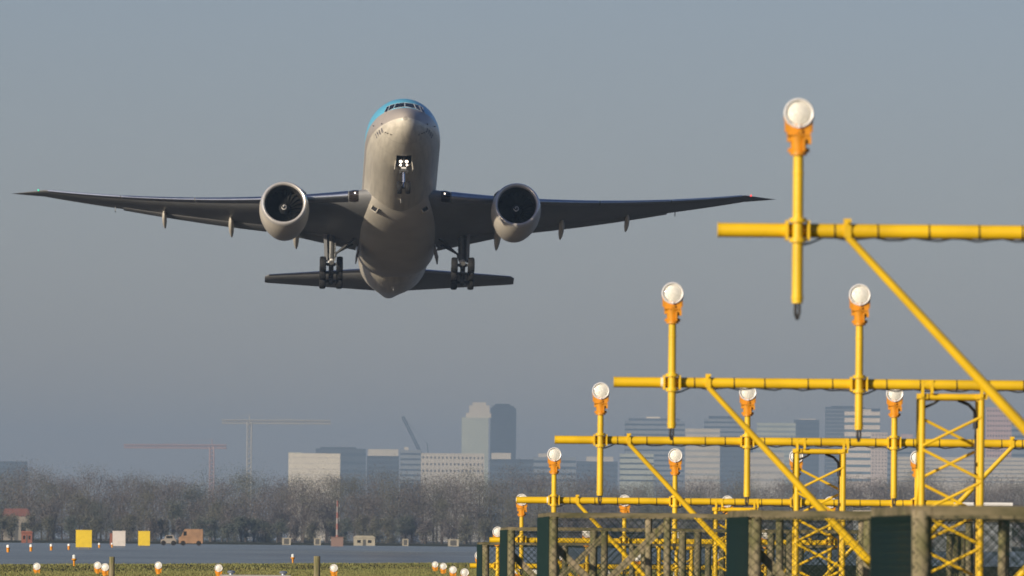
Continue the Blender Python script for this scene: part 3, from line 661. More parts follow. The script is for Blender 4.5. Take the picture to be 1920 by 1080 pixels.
GNAMES = ['nearest, highest yellow light gantry, its crossbar against open sky above all others',
          'second nearest yellow light gantry, its lattice tower rising on the right above the fence',
          'third yellow light gantry, crossbar just below the cable tails of the second one',
          'fourth yellow approach light gantry, crossbar level with the top of the far tree belt',
          'fifth yellow approach light gantry, its crossbar seen through the chain link mesh',
          'sixth small yellow approach light gantry, its lamp left of the tall fence posts',
          'lowest and farthest yellow approach light gantry, half hidden behind the last fence post']
GAN = [(79.6, 3.005, 2.189, 0.51), (109.6, 2.398, 1.541, 0.44), (139.6, 1.851, 1.25, 0.68), (169.6, 1.299, 0.617, 0.62), (199.6, 0.73, 0.02, 0.5), (229.6, 0.191, -0.497, 0.35), (259.6, -0.33, -0.98, 0.12)]
def build_gantry(k, D, zl, zb, below):
    g0 = ground_z(D); base = Vector((TCX, D, g0))
    zl, zb = CAM_Z+zl-g0, CAM_Z+zb-g0          # heights above the ground
    gt = empty('approach_light_gantry', base, GNAMES[k], 'light gantry', 'yellow approach light gantries in line with the runway')
    half = 1.5*PIT; X = [-half+PIT*i for i in range(4)]; end = half+0.555
    yb = 0.0; BR = 0.050
    bar = MB(); bar.tube((-end, yb, zb), (end, yb, zb), BR, BR, 24)
    bar.tube((-end-0.003, yb, zb), (-end+0.01, yb, zb), BR+0.002, BR+0.002, 24)
    for q in (-1, 1):                            # clamps where the braces and tower meet the bar
        bar.box((q*(half-0.35), yb-0.0, zb+0.02), (0.05, 0.125, 0.13)); bar.tube((q*(half-0.35), -0.08, zb+0.055), (q*(half-0.35), 0.08, zb+0.055), 0.012, 0.012, 6)
    cb = bar.build('crossbar', yel, gt)
    if k in (1, 3):
        tp = MB(); tp.tube((-half-0.105, yb, zb), (-half-0.085, yb, zb), BR+0.0025, BR+0.0025, 24); tp.build('white_tape', whitep, cb)
    py = -0.095
    for x in X:
        p = MB(); p.tube((x, py, zb-below), (x, py, zl-0.27), 0.039, 0.036, 20); p.tube((x, py, zb-below+0.05), (x, py, zb-below+0.03), 0.043, 0.043, 20)
        p.tube((x, py, zb+0.085), (x, py, zb+0.055), 0.060, 0.060, 20); p.tube((x, py, zb-0.055), (x, py, zb-0.085), 0.060, 0.060, 20)
        p.box((x-0.075, py+0.07, zb), (0.02, 0.16, 0.14)); p.box((x+0.075, py+0.07, zb), (0.02, 0.16, 0.14)); p.tube((x, py, zl-0.42), (x, py, zl-0.41), 0.041, 0.041, 20)
        p.tube((x, py, zb-0.20), (x, py, zb-0.205), 0.0405, 0.0405, 20)
        po = p.build('light_post', yel, gt)
        add_lamp(po, (x, py-0.035, zl))
        c = MB(); c.path([(x-0.012, py, zb-below+0.01), (x-0.014, py-0.004, zb-below-0.07), (x+0.002, py, zb-below-0.115)], 0.012, 8); c.path([(x+0.014, py, zb-below+0.01), (x+0.016, py, zb-below-0.06), (x+0.002, py, zb-below-0.115)], 0.010, 8)
        c.build('cable_tail', blk, po)
    # cable slung under the bar, with ties
    c = MB(); pts = []
    n = 60
    for i in range(n+1):
        x = -half+0.0+(2*half)*i/n; ph = (i/n*3) % 1.0
        dip = 0.055+0.012*sin(i*1.9)+(0.055 if min(ph, 1-ph) < 0.035 else 0.02 if min(ph, 1-ph) < 0.09 else 0)
        pts.append((x, -0.02, zb-dip))
    c.path(pts, 0.008, 6)
    tx = []
    for a in X[:-1]: tx += [a+0.24, a+0.57, a+0.92, a+1.28, a+1.56]
    for x in tx: x += rng.uniform(-0.04, 0.04); c.tube((x-0.005, yb, zb-0.002), (x+0.005, yb, zb-0.002), BR+0.003, BR+0.003, 24)
    c.build('cable', blk, gt)
    # lattice tower
    th = 0.285; ztop = zb-0.115
    if ztop > 0.35:
        for sx in (-1, 1):
            for sy in (0, 1):
                y = 0.02 if sy == 0 else 0.55
                t = MB(); t.tube((sx*th, y, -0.02), (sx*th, y, ztop+0.02), 0.031, 0.031, 16)
                if sy == 0:
                    t.box((sx*th, y-0.01, zb-0.045), (0.030, 0.12, 0.15)); t.box((sx*(th-0.09 if sx < 0 else th+0.05), y-0.01, zb-0.02), (0.03, 0.125, 0.13)); t.box((sx*th, y, zb-0.11), (0.11, 0.09, 0.05))
                t.box((sx*th, y, 0.0), (0.14, 0.14, 0.03)); t.build('tower_leg', yel, gt)
        t = MB()
        for y in (0.02, 0.55): t.tube((-th, y, ztop), (th, y, ztop), 0.032, 0.032, 14)
        for sx in (-1, 1): t.tube((sx*th, 0.02, ztop-0.002), (sx*th, 0.55, ztop-0.002), 0.028, 0.028, 12)
        t.build('tower_head', yel, gt)
        def zig(a, b, flip, name):
            z = ztop-0.19; s_ = flip; t = MB()
            while z-0.30 > 0.02:
                p, q = (a, b) if s_ else (b, a)
                t.tube((p[0], p[1], z), (q[0], q[1], z-0.285), 0.0155, 0.0155, 10); z -= 0.315; s_ = not s_
            if t.v: t.build('lattice', yel, gt)
        zig((-th, 0.0), (th, 0.0), False, 'f'); zig((-th, 0.57), (th, 0.57), True, 'b'); zig((-th-0.015, 0.02), (-th-0.015, 0.55), True, 'l'); zig((th+0.015, 0.02), (th+0.015, 0.55), False, 'r')
        if k < 4:
            c = MB(); c.path([(th-0.22, 0.1, ztop-0.03), (th-0.12, 0.12, ztop-0.07), (th-0.06, 0.16, ztop-0.13), (th-0.045, 0.2, ztop-0.22)], 0.016, 8); c.tube((th-0.045, 0.2, ztop-0.18), (th-0.045, 0.2, ztop-0.30), 0.026, 0.026, 10)
            c.path([(th-0.045, 0.2, ztop-0.28), (th-0.05, 0.2, 0.05)], 0.012, 6); c.path([(-th+0.03, 0.06, ztop-0.10), (-th+0.12, 0.05, ztop-0.06), (-th+0.17, 0.05, ztop-0.02)], 0.014, 6)
            c.build('tower_cable', blk, gt)
        hb = zb-0.06; foot = half-0.35-th-0.03
        zf = max(0.05, hb-foot/0.95)
        for sx in (-1, 1):                       # tapered diagonal braces down to the tower foot
            if hb > 0.6:
                x1 = sx*(half-0.35-(hb-zf)*0.95)
                b = MB(); b.tube((sx*(half-0.35), -0.035, hb+0.02), (x1, -0.03, zf), 0.026, 0.047, 18); b.build('diagonal_brace', yel, gt)
    else:
        for x in (X[0], X[3], 0):
            t = MB(); t.tube((x, 0, -0.05), (x, 0, zb), 0.04, 0.04, 14); t.build('support_leg', yel, gt)
    return gt
for k, a in enumerate(GAN): build_gantry(k, *a)

# short approach lights standing on the ground
def short_light(x, y, zc, label, group, proto=[None]):
    g0 = ground_z(y, x)
    t = empty('approach_light', (x, y, g0), label, 'approach light', group)
    h = CAM_Z+zc-g0
    br = link('lamp_bracket', m_br, t, (0, 0, h)); r = link('lamp_ring', m_ring, t, (0, 0, h)); r.rotation_euler = (LAMP_TILT, 0, rng.uniform(-0.1, 0.1))
    l = link('lamp_lens', m_lens, t, (0, 0, h)); l.rotation_euler = r.rotation_euler
    s = MB(); s.tube((0, 0.035, -0.03), (0, 0.035, max(0.02, h-0.24)), 0.04, 0.04, 12); s.box((0, 0.035, 0.0), (0.16, 0.16, 0.03)); s.build('stem', ora, t)
    return t
WH = ['nearest', 'second', 'third', 'fourth']
ROWS = [(289.6, -0.80), (319.6, -0.81), (349.6, -0.78), (379.6, -0.79)]
for j, (d, z) in enumerate(ROWS):
    for i in range(4):
        if j >= 2 and i > 0: continue
        lab = ('white lamp on orange stand left of the last fence, %s of four from the fence' % ['first', 'second', 'third', 'fourth'][j]) if i == 0 else \
              'white lamp on short orange stand behind chain link, lamp %s of the %s low row' % (['', 'two', 'three', 'four'][i], ['nearer', 'farther'][j])
        short_light(LX0+PIT*i, d, z, lab, 'low approach lights near the runway start')
CB = [(69, 1062, 'leftmost round white lamp on orange stand in the grass'), (183, 1060, 'white lamp in the grass, left one of the close pair beside the mossy post'),
      (197, 1063.5, 'round white lamp touching the left side of the leftmost wooden post'), (297, 1060, 'round white lamp standing alone right of the leftmost wooden post'),
      (410, 1065, 'round white lamp beside the grey concrete slab with two metal caps'), (626, 1065, 'round white lamp just right of the second wooden post')]
for px, py, lab in CB:
    d = 322 if py < 1061 or px == 69 else 302
    p = at(px, py, d); short_light(p.x, p.y, p.z-CAM_Z, lab, 'round lamps standing in the grass')

# clear capped edge lights where the grass ends, and the far orange ones on the runway
clear = mat('clear_glass_cap', (0.75, 0.80, 0.78), 0.1, 0, 0.3, 30, coat=0.5)
def edge_light_meshes(sc_):
    b = MB(); b.tube((0, 0, -0.01), (0, 0, 0.17*sc_), 0.028*sc_, 0.036*sc_, 12); b.lathe([(0.15*sc_, 0.035*sc_), (0.18*sc_, 0.075*sc_), (0.215*sc_, 0.08*sc_), (0.225*sc_, 0.05*sc_)], 16, 'z')
    c = MB(); c.lathe([(0.225*sc_, 0.058*sc_), (0.27*sc_, 0.06*sc_), (0.325*sc_, 0.055*sc_), (0.345*sc_, 0.03*sc_)], 16, 'z')
    return b.mesh('stand', ora), c.mesh('glass_cap', clear)
e_st, e_cap = edge_light_meshes(1.0)
for px, py, d, lab in ((139, 1057, 352, 'slim orange light with clear cap at the grass edge, left of the mossy post'), (549, 1056.5, 415, 'slim orange light with clear cap at the grass edge, beside the brown round post')):
    p = at(px, py, d); t = empty('edge_light', (p.x, p.y, 0), lab, 'runway light', 'slim edge lights where the grass ends')
    link('stand', e_st, t); link('glass_cap', e_cap, t)
capw = mat('white_cap', (0.85, 0.84, 0.80), 0.4, emit=0.0)
f_b = MB(); f_b.tube((0, 0, -0.01), (0, 0, 0.21), 0.075, 0.09, 12); f_b.lathe([(0.21, 0.08), (0.24, 0.11), (0.26, 0.09)], 12, 'z'); f_st = f_b.mesh('stand', ora)
f_c = MB(); f_c.lathe([(0.26, 0.085), (0.33, 0.10), (0.40, 0.08), (0.43, 0.03)], 14, 'z'); f_cap = f_c.mesh('white_cap', capw)
FL = [(15, 1034, 640, 'first'), (58, 1033.5, 690, 'second'), (96, 1031.5, 750, 'third'), (129, 1030, 800, 'fourth'), (186, 1027.5, 960, 'fifth'), (210, 1026.5, 1010, 'sixth')]
for px, py, d, o in FL:
    p = at(px, py, d); t = empty('runway_light', (p.x, p.y, 0.014), 'small orange runway light with white cap, %s from the left edge' % o, 'runway light', 'orange lights along the far runway')
    link('stand', f_st, t); link('white_cap', f_cap, t)

# ------------------------------------------------------------------ wooden posts, slab
def post_mesh(h, r, seed):
    q = random.Random(seed); g = MB(); rings = []
    for t in np.linspace(0, 1, 10):
        rr = r*(1+q.uniform(-0.03, 0.03)); rings.append([Vector((rr*cos(a)*(1+0.04*sin(3*a+seed)), rr*sin(a), h*t)) for a in np.linspace(0, 2*pi, 19)[:-1]])
    rings.append([Vector((v.x*0.86, v.y*0.86, h+0.012)) for v in rings[-1]])
    g.loft(rings); return g
for px, d, top, wpx, lab in ((210, 205, 1045, 10.5, 'dark mossy wooden post standing in the grass on the left'), (594.5, 190, 1044, 12.5, 'brown round wooden post near the bottom, left of the white lamp')):
    p = at(px, top, d); g0 = ground_z(d)
    o = post_mesh(p.z-g0, wpx*d/FPX/2, int(px)).build('wooden_post', wood, None, 60, (p.x, p.y, g0)); tag(o, lab, 'post', 'lone wooden posts in the grass')
conc = mat('concrete', (0.40, 0.39, 0.36), 0.9, 0, 0.25, 6, bump=0.3)
zinc = mat('galvanised_cap', (0.45, 0.50, 0.55), 0.35, 0.7, 0.2, 10)
pa, pb = at(412, 1077.5, 240), at(545, 1079, 240)
t = empty('inspection_chamber', ((pa.x+pb.x)/2, pa.y, ground_z(240)), 'low grey concrete slab with two domed metal caps at the bottom edge', 'concrete slab')
sw = pb.x-pa.x; sh = pa.z-ground_z(240)
g = MB(); g.box((0, 0.6, sh/2-0.02), (sw, 1.2, sh+0.04)); g.build('slab', conc, t, 0)
for px in (433, 531):
    p = at(px, 1078, 240); g = MB(); x = p.x-t.location.x
    g.lathe([(sh-0.01, 0.05), (sh+0.03, 0.05), (sh+0.035, 0.075), (sh+0.055, 0.085), (sh+0.08, 0.07), (sh+0.09, 0.03)], 20, 'z', (x, 0.35, 0)); g.build('vent_cap', zinc, t)

# ------------------------------------------------------------------ chain link enclosures
def chain(g, a, b, z0, z1, pitch=0.098, r=0.0022):
    """diamond mesh between two ground points, as crossing straight wires"""
    a, b = Vector(a), Vector(b); L = (b-a).length; d = (b-a)/L; H = z1-z0; nrm = Vector((-d.y, d.x, 0))
    x = -H
    while x < L:
        for sg in (1, -1):
            s0, s1 = max(0, x), min(L, x+H)
            if s1-s0 < 0.03: continue
            za, zb = (z0+(s0-x), z0+(s1-x)) if sg > 0 else (z1-(s0-x), z1-(s1-x))
            off = nrm*(0.0025*sg)
            g.tube(a+d*s0+off+Vector((0, 0, za)), a+d*s1+off+Vector((0, 0, zb)), r, r, 4, cap=False)
        x += pitch
    for z in (z0+0.01, z1-0.03): g.tube(a+Vector((0, 0, z)), b+Vector((0, 0, z)), 0.002, 0.002, 4, cap=False)
ELAB = ['nearest timber and chain link enclosure with thick top rail, at the bottom right corner',
        'second timber and chain link enclosure, its corner post beside a dark green mesh side',
        'third, wide timber and chain link enclosure with a long slanting strut and open top rail',
        'fourth timber and chain link enclosure, its corner post between two taller and lower ones',
        'last and lowest timber and chain link enclosure, at the left end of the fences']
#        tower y, front y, back y, left x, right x, top z above camera, post radius, rail height
ENC = [(79.6, 77.0, 83.2, 3.94, 7.90, (948, 1800), 0.060, 0.072), (109.6, 107.0, 113.0, 3.90, 7.90, (957.5, 1550), 0.044, 0.068), (139.6, 136.0, 144.0, 2.56, 9.3, (961.5, 1150), 0.044, 0.055),
       (169.6, 166.5, 174.0, 2.51, 9.3, (989, 1040), 0.055, 0.045), (199.6, 196.5, 204.0, 2.52, 9.3, (1017, 950), 0.055, 0.045)]
for k, (D, y0, y1, xl, xr, (py, px), pr, rh) in enumerate(ENC):
    zt = at(px, py, y0).z; g0 = ground_z(y0)
    e = empty('fence_enclosure', ((xl+xr)/2, (y0+y1)/2, g0), ELAB[k], 'fence', 'chain link enclosures around the gantry towers')
    cx, cy = (xl+xr)/2, (y0+y1)/2; H = zt-g0
    hx, hy = (xr-xl)/2, (y1-y0)/2
    spots = []
    nx = max(2, round((xr-xl)/1.30)); 
    for i in range(nx+1): spots += [(-hx+2*hx*i/nx, -hy), (-hx+2*hx*i/nx, hy)]
    for i in range(1, 4): spots += [(-hx, -hy+2*hy*i/4), (hx, -hy+2*hy*i/4)]
    for i, (x, y) in enumerate(spots):
        corner = abs(abs(x)-hx) < 1e-6 and abs(abs(y)-hy) < 1e-6
        r = pr*(1.12 if (corner and k < 3) else 1.0)*rng.uniform(0.92, 1.08)
        o = post_mesh(H-rh*0.6, r, k*50+i).build('post', wood, e, 60, (x, y, 0)); o.rotation_euler = (rng.uniform(-.006, .006), rng.uniform(-.008, .008), rng.uniform(0, 6))
    for (a, b) in (((-hx, -hy), (hx, -hy)), ((hx, -hy), (hx, hy)), ((hx, hy), (-hx, hy)), ((-hx, hy), (-hx, -hy))):
        a, b = Vector((*a, 0)), Vector((*b, 0)); d = (b-a).normalized(); L = (b-a).length; nrm = Vector((d.y, -d.x, 0))
        ra = atan2(d.y, d.x)
        g = MB(); n = 14; rings = []
        for i in range(n+1):
            p = a+d*(-0.06+(L+0.12)*i/n)+Vector((0, 0, H-rh/2+rng.uniform(-0.004, 0.004)))
            w2, h2 = 0.055*rng.uniform(0.95, 1.05), rh/2*rng.uniform(0.93, 1.07)
            rings.append([p+nrm*w2+Vector((0, 0, h2*0.8)), p+nrm*w2*0.8+Vector((0, 0, h2)), p-nrm*w2*0.8+Vector((0, 0, h2)), p-nrm*w2+Vector((0, 0, h2*0.8)), p-nrm*w2-Vector((0, 0, h2)), p+nrm*w2-Vector((0, 0, h2))])
        g.loft(rings); g.build('top_rail', woodr, e, 30)
        g = MB(); chain(g, a+nrm*0.066-d*0.06, b+nrm*0.066+d*0.06, 0.02, H-rh*0.9); g.build('mesh_panel', wire, e, 0)
    if k in (1, 2, 3):                             # slanting timber struts behind the front
        st = [(-hx, 0.30, 1)] if k == 1 else [(-hx, 0.34, 1), (-hx+2*hx/nx, 0.06, -1)]
        for (x, dz, dr) in st:
            g = MB(); a = Vector((x, -hy+0.13, H-dz-rh)); b = a+Vector((dr*1.22, 0, -1.22*0.98)); dd = (b-a).normalized()
            rot = Matrix.Rotation(-atan2(dd.z, dd.x), 3, 'Y'); g.box((a+b)/2, ((b-a).length, 0.07, 0.085), rot); g.build('strut', wood, e, 0)

# ------------------------------------------------------------------ signs, vehicles and huts on the far side
sgy = mat('yellow_sign_face', (0.72, 0.52, 0.03), 0.5, 0, 0.1, 3); sgw = mat('white_sign_face', (0.62, 0.58, 0.54), 0.6, 0, 0.1, 3); sred = mat('red_paint', (0.26, 0.10, 0.07), 0.5, 0, 0.2, 3)
def sign(px, x0, y0p, y1p, wpx, m, lab, stripe=False):
    d = x0; a = at(px, y1p, d); s_ = d/FPX; W, H = wpx*s_, (y1p-y0p)*s_
    t = empty('sign_board', (a.x, a.y, 0), lab, 'sign', 'square sign boards beside the runway')
    zb = max(0.12, a.z); g = MB(); g.box((0, 0, zb+H/2), (W, 0.22, H)); g.box((0, 0, zb+H+0.012), (W+0.05, 0.26, 0.024)); g.build('panel', m, t, 0)
    for q in (-1, 1): g = MB(); g.tube((q*W*0.32, 0, -0.01), (q*W*0.32, 0, zb+0.02), 0.045, 0.045, 10); g.build('leg', gearm, t)
    if stripe: g = MB(); g.box((-W/2-0.14, 0.02, zb+H*0.45), (0.24, 0.2, H*0.8)); g.build('end_panel', sred, t, 0)
sign(157, 885, 997, 1029, 30, sgy, 'large square yellow sign board, left of the white one')
sign(223, 1060, 997, 1025, 24, sgw, 'square white sign board with a reddish end panel, between the two yellow ones', True)
sign(270, 1150, 996.5, 1023.5, 22, sgy, 'smaller square yellow sign board, right of the white one')
def car_mesh(L, W, H, van=False):
    g = MB(); prof = [(-L/2, 0.25), (-L/2, H*0.55), (-L*0.30, H*0.60), (-L*0.16, H*0.96), (L*0.30, H), (L*0.44, H*0.62), (L/2, H*0.56), (L/2, 0.25)] if not van else \
        [(-L/2, 0.28), (-L/2, H*0.48), (-L*0.40, H*0.56), (-L*0.28, H*0.95), (-L*0.24, H), (L*0.49, H), (L/2, H*0.9), (L/2, 0.28)]
    g.loft([[Vector((x*(0.97 if abs(k) > 0.9 else 1), k*W/2, z*(0.985 if abs(k) > 0.9 else 1))) for x, z in prof] for k in (-1, -0.8, 0.8, 1)]); return g
def car(px, py, d, L, W, H, m, lab, name, cat, van=False, rz=0.0):
    p = at(px, py, d); t = empty(name, (p.x, p.y, 0.014), lab, cat); t.rotation_euler.z = rz
    car_mesh(L, W, H, van).build('body', m, t, 30)
    for sx in (-0.32, 0.32):
        for sy in (-1, 1): g = MB(); g.lathe([(-0.1, 0.2), (-0.1, 0.30), (0.1, 0.30), (0.1, 0.2)], 18, 'y', (L*sx, sy*(W/2-0.08), 0.30)); g.build('wheel', tyre, t)
    for sy in (-1, 1):
        g = MB(); 
        if van: g.box((-L*0.24, sy*(W/2+0.001), H*0.72), (L*0.13, 0.02, H*0.26))
        else: g.box((L*0.06, sy*(W/2-0.005), H*0.78), (L*0.40, 0.02, H*0.24))
        g.build('side_window', glassd, t, 0)
ovan = mat('orange_van_paint', (0.34, 0.20, 0.11), 0.6, 0, 0.3, 1.2); pcar = mat('beige_car_paint', (0.30, 0.27, 0.23), 0.4)
car(358, 1020, 1400, 3.0, 1.7, 2.05, ovan, 'orange and brown van parked beyond the sign boards', 'parked_van', 'van', True)
car(316, 1020, 1400, 1.9, 1.7, 1.3, pcar, 'small beige car parked left of the orange van', 'parked_car', 'car', False)
# red and white mast
p = at(632, 1022, 1500); t = empty('radio_mast', (p.x, p.y, 0), 'slim red and white mast standing before the far trees', 'mast')
rp, wp = mat('mast_red', (0.24, 0.10, 0.085), 0.6), mat('mast_white', (0.24, 0.22, 0.21), 0.6)
g = MB()
for i in range(8): g.use(rp if i % 2 else wp).tube((0, 0, i*0.75), (0, 0, (i+1)*0.75), 0.22-i*0.015, 0.205-i*0.015, 10)
g.build('pole', None, t)
g = MB(); g.box((0, 0.3, 0.6), (1.6, 1.2, 1.2)); g.box((0, 0.3, 1.23), (1.75, 1.35, 0.08)); g.build('cabin', mat('pinkish_cabin', (0.22, 0.15, 0.13), 0.7), t, 0)
# huts and cabinets at the foot of the wood
pale = mat('pale_render', (0.40, 0.37, 0.29), 0.8, 0, 0.2, 1)
def hut(px, py, d, W, H, wallm, roofm, lab, rise=0.6, name='shed', cat='shed', group=None):
    p = at(px, py, d); t = empty(name, (p.x, p.y, 0), lab, cat, group)
    g = MB(); g.box((0, 1.5, H/2), (W, 3.0, H)); g.build('wall', wallm, t, 0)
    g = MB(); a = W/2+0.15; g.loft([[Vector((-a, y, H)), Vector((a, y, H)), Vector((a*0.75, y, H+rise)), Vector((-a*0.75, y, H+rise))] for y in (-0.15, 3.15)]); g.build('roof', roofm, t, 0)
    for q in (-1, 1): g = MB(); g.box((q*W*0.25, -0.01, H*0.55), (W*0.16, 0.06, H*0.35)); g.build('window', glassd, t, 0)
    g = MB(); g.box((0, -0.012, H*0.4), (W*0.14, 0.06, H*0.8)); g.build('door', gearm, t, 0)
hut(683, 1018, 1760, 3.3, 1.2, pale, pale, 'pale low shed at the foot of the trees, right of the red and white mast', 0.35)
dimw = mat('dull_render', (0.26, 0.23, 0.19), 0.8)
roofred = mat('red_tile_roof', (0.20, 0.085, 0.07), 0.8, 0, 0.25, 2)
hut(30, 1018, 3040, 7.8, 6.4, dimw, roofred, 'small house with red roof in front of the trees at the left edge', 2.1, 'small_house', 'house')
hut(50, 1020, 1700, 1.6, 1.5, sred, sred, 'dull red hut below the red roofed house at the far left', 0.3, 'hut', 'hut')
for px, wd, lab in ((537, 1.3, 'leftmost pale cabinet under the far trees'), (595, 1.0, 'pale cabinet just left of the red and white mast'), (760, 0.9, 'small pale cabinet right of the pale low shed'), (850, 1.6, 'rightmost pale cabinet, left of the fence posts')):
    p = at(px, 1020, 1720); t = empty('equipment_cabinet', (p.x, p.y, 0), lab, 'cabinet', 'pale cabinets along the foot of the far trees')
    g = MB(); g.box((0, 0, 0.55), (wd, 0.8, 1.0)); g.box((0, 0, 1.07), (wd+0.1, 0.9, 0.06)); g.build('casing', pale, t, 0); g = MB(); g.box((0, -0.41, 0.55), (wd*0.6, 0.02, 0.8)); g.build('door', gearm, t, 0)

# ------------------------------------------------------------------ distant city
def fmat(name, c, **k): return mat(name, c, 0.7, 0, 0.10, 0.08, **k)
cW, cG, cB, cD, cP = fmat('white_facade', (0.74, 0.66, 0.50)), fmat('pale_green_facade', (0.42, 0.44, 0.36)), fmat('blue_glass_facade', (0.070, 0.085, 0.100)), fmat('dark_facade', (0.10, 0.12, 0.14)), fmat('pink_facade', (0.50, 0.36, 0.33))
cC, cS = fmat('cream_facade', (0.52, 0.47, 0.38)), fmat('grey_facade', (0.24, 0.26, 0.27)); bandm = fmat('window_glass_band', (0.07, 0.09, 0.11)); winm = fmat('dark_window', (0.10, 0.09, 0.09))
FAR = 2.2       # the city stands about 10 km away
def building(x0, x1, ytop, d, m, lab, bands=0, bw=0.4, bm=None, grid=None, top=None, deep=None, cap=None, rot=0.0, name='office_building', cat='building', skip=0, y_from=None):
    d *= FAR; a, b = at(x0, ytop, d), at(x1, ytop, d); W = b.x-a.x; H = a.z; dp = deep or max(12, W*0.6)
    t = empty(name, ((a.x+b.x)/2, a.y+dp/2, 0), lab, cat, 'buildings of the distant city'); t.rotation_euler.z = rot
    g = MB(); g.box((0, 0, H/2), (W, dp, H)); g.box((0, 0, H+0.35), (W+0.3, dp+0.3, 0.7)); g.build('wall', m, t, 0)
    s_ = d/FPX
    if bands:
        lo = at(x0, 905, d).z; fh = (H-lo)/bands
        for i in range(bands):
            g = MB(); g.box((0, 0, lo+fh*(i+0.5)-0.1*fh), (W+0.24, dp+0.24, fh*bw)); g.build('window_band', bm or bandm, t, 0)
    if grid:
        nx, nz, zlo, fx, fz = grid; lo = at(x0, zlo, d).z; wm = MB(); wm.box((0, 0, 0), (W/nx*fx, 0.5, (H-lo)/nz*fz)); me = wm.mesh('window', winm, 0)
        for i in range(nx):
            for j in range(nz): link('window', me, t, (-W/2+W*(i+0.5)/nx, -dp/2+0.1, lo+(H-lo)*(j+0.45)/nz))
    if cap:
        for ci, (c0, c1, cy, cm, nm) in enumerate(cap):
            q0, q1 = at(c0, cy, d), at(c1, cy, d); g = MB(); cxx = (q0.x+q1.x)/2-t.location.x
            g.box((cxx, 0, (H+0.7+q0.z)/2), (q1.x-q0.x, dp*(0.70-0.07*ci), q0.z-H-0.7)); g.build(nm, cm, t, 0)
    return t
B = building
B(541, 638, 851, 4700, cW, 'sunlit cream block, leftmost of the distant buildings above the trees', 5, 0.12, cC, cap=[(541, 566, 848, cG, 'roof_house')])
B(592, 686, 842, 4950, cD, 'long dark building with a raised roof behind the cream block', 4, 0.35, cap=[(600, 668, 838, cB, 'roof_house')])
B(688, 748, 856, 4800, cB, 'dark blue building with a pale upper storey right of the cream block', 5, 0.3, cD, cap=[(690, 747, 842, cC, 'upper_storey')])
B(751, 790, 845, 5000, cS, 'narrow grey building under the dark luffing crane', 6, 0.35, cap=[(758, 766, 838, cC, 'roof_house')])
B(790, 908, 851, 4600, cC, 'long pale block with two rows of small windows left of the twin tower', 0, grid=(16, 3, 888, 0.42, 0.34))
# twin tower: its lit and shaded halves are put into the facade colours
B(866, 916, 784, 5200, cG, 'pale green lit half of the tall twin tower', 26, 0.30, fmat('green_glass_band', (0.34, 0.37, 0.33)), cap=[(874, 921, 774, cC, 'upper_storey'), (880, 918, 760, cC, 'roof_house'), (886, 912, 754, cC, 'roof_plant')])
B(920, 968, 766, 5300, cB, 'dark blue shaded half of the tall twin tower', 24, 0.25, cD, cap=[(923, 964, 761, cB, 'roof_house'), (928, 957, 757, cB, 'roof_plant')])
B(919, 1000, 862, 4900, cB, 'low blue building at the foot of the twin tower', 3, 0.3, cD, cap=[(922, 958, 849, cC, 'upper_storey')])
B(1000, 1080, 858, 5300, cS, 'low grey-blue building behind the left end of the third crossbar', 4, 0.4, cap=[(1010, 1040, 850, cC, 'roof_house')])
B(1082, 1158, 866, 5200, cD, 'low dark building between the third gantry posts', 4, 0.4, cap=[(1100, 1150, 856, cC, 'upper_storey')])
B(1163, 1226, 852, 4900, cG, 'pale green low block left of the striped white tower', 5, 0.3)
B(1173, 1284, 790, 5600, cS, 'broad grey tower with a pale rooftop sign left of the white striped tower', 12, 0.35, cap=[(1180, 1275, 784, cD, 'roof_house'), (1213, 1238, 781, cW, 'roof_sign')])
B(1286, 1350, 805, 4700, cC, 'cream tower with pale storey stripes, centre right of the skyline', 9, 0.40, fmat('warm_grey_band', (0.34, 0.34, 0.31)))
B(1322, 1402, 786, 5700, cS, 'grey tower rising behind the cream striped tower', 13, 0.35, cap=[(1330, 1375, 780, cB, 'roof_house')])
B(1352, 1412, 832, 5000, cD, 'dark mid-height building right of the cream striped tower', 8, 0.3)
B(1420, 1492, 794, 5400, cG, 'pale grey-green office block behind the second gantry brace', 12, 0.45, fmat('grey_green_band', (0.26, 0.29, 0.28)))
B(1490, 1536, 788, 5600, cD, 'blue-grey tower right of the pale green office block', 12, 0.3, cap=[(1500, 1530, 785, cC, 'roof_house')])
B(1400, 1470, 850, 4800, cC, 'low cream building in front of the grey-green office block', 4, 0.35, fmat('tan_band', (0.36, 0.34, 0.30)))
B(1549, 1622, 764, 5500, cD, 'tallest dark tower behind the white striped block on the right', 20, 0.25, cS, cap=[(1560, 1600, 761, cB, 'roof_house')])
B(1606, 1650, 767, 5600, cB, 'dark blue tower standing between the dark tower and the white striped block', 18, 0.25, cD)
B(1585, 1650, 773, 4600, fmat('bright_white_facade', (0.66, 0.58, 0.48)), 'white block with bold dark storey bands, tallest sunlit one on the right', 10, 0.38, fmat('bluish_band', (0.14, 0.19, 0.22)), cap=[(1618, 1634, 767, cC, 'roof_house')])
B(1634, 1664, 812, 4500, fmat('warm_facade', (0.56, 0.47, 0.40)), 'stepped pinkish block attached right of the white banded block', 0, grid=(5, 12, 890, 0.35, 0.4))
B(1664, 1720, 822, 5300, cS, 'grey building right of the stepped pinkish block', 8, 0.35, cap=[(1690, 1712, 814, cP, 'roof_house')])
B(1850, 1897, 765, 4700, cP, 'tall pink tower with a grid of square windows near the right edge', 0, grid=(9, 11, 868, 0.42, 0.40))
B(1896, 1935, 788, 5400, cS, 'grey block behind the pink tower at the right edge', 10, 0.4)
B(1685, 1960, 858, 4300, cC, 'long low building with pale and dark stripes under the pink tower', 6, 0.36, fmat('mid_grey_band', (0.28, 0.28, 0.27)))
B(-30, 50, 866, 5000, cB, 'low dark blue block above the trees at the far left edge', 4, 0.3, cD)
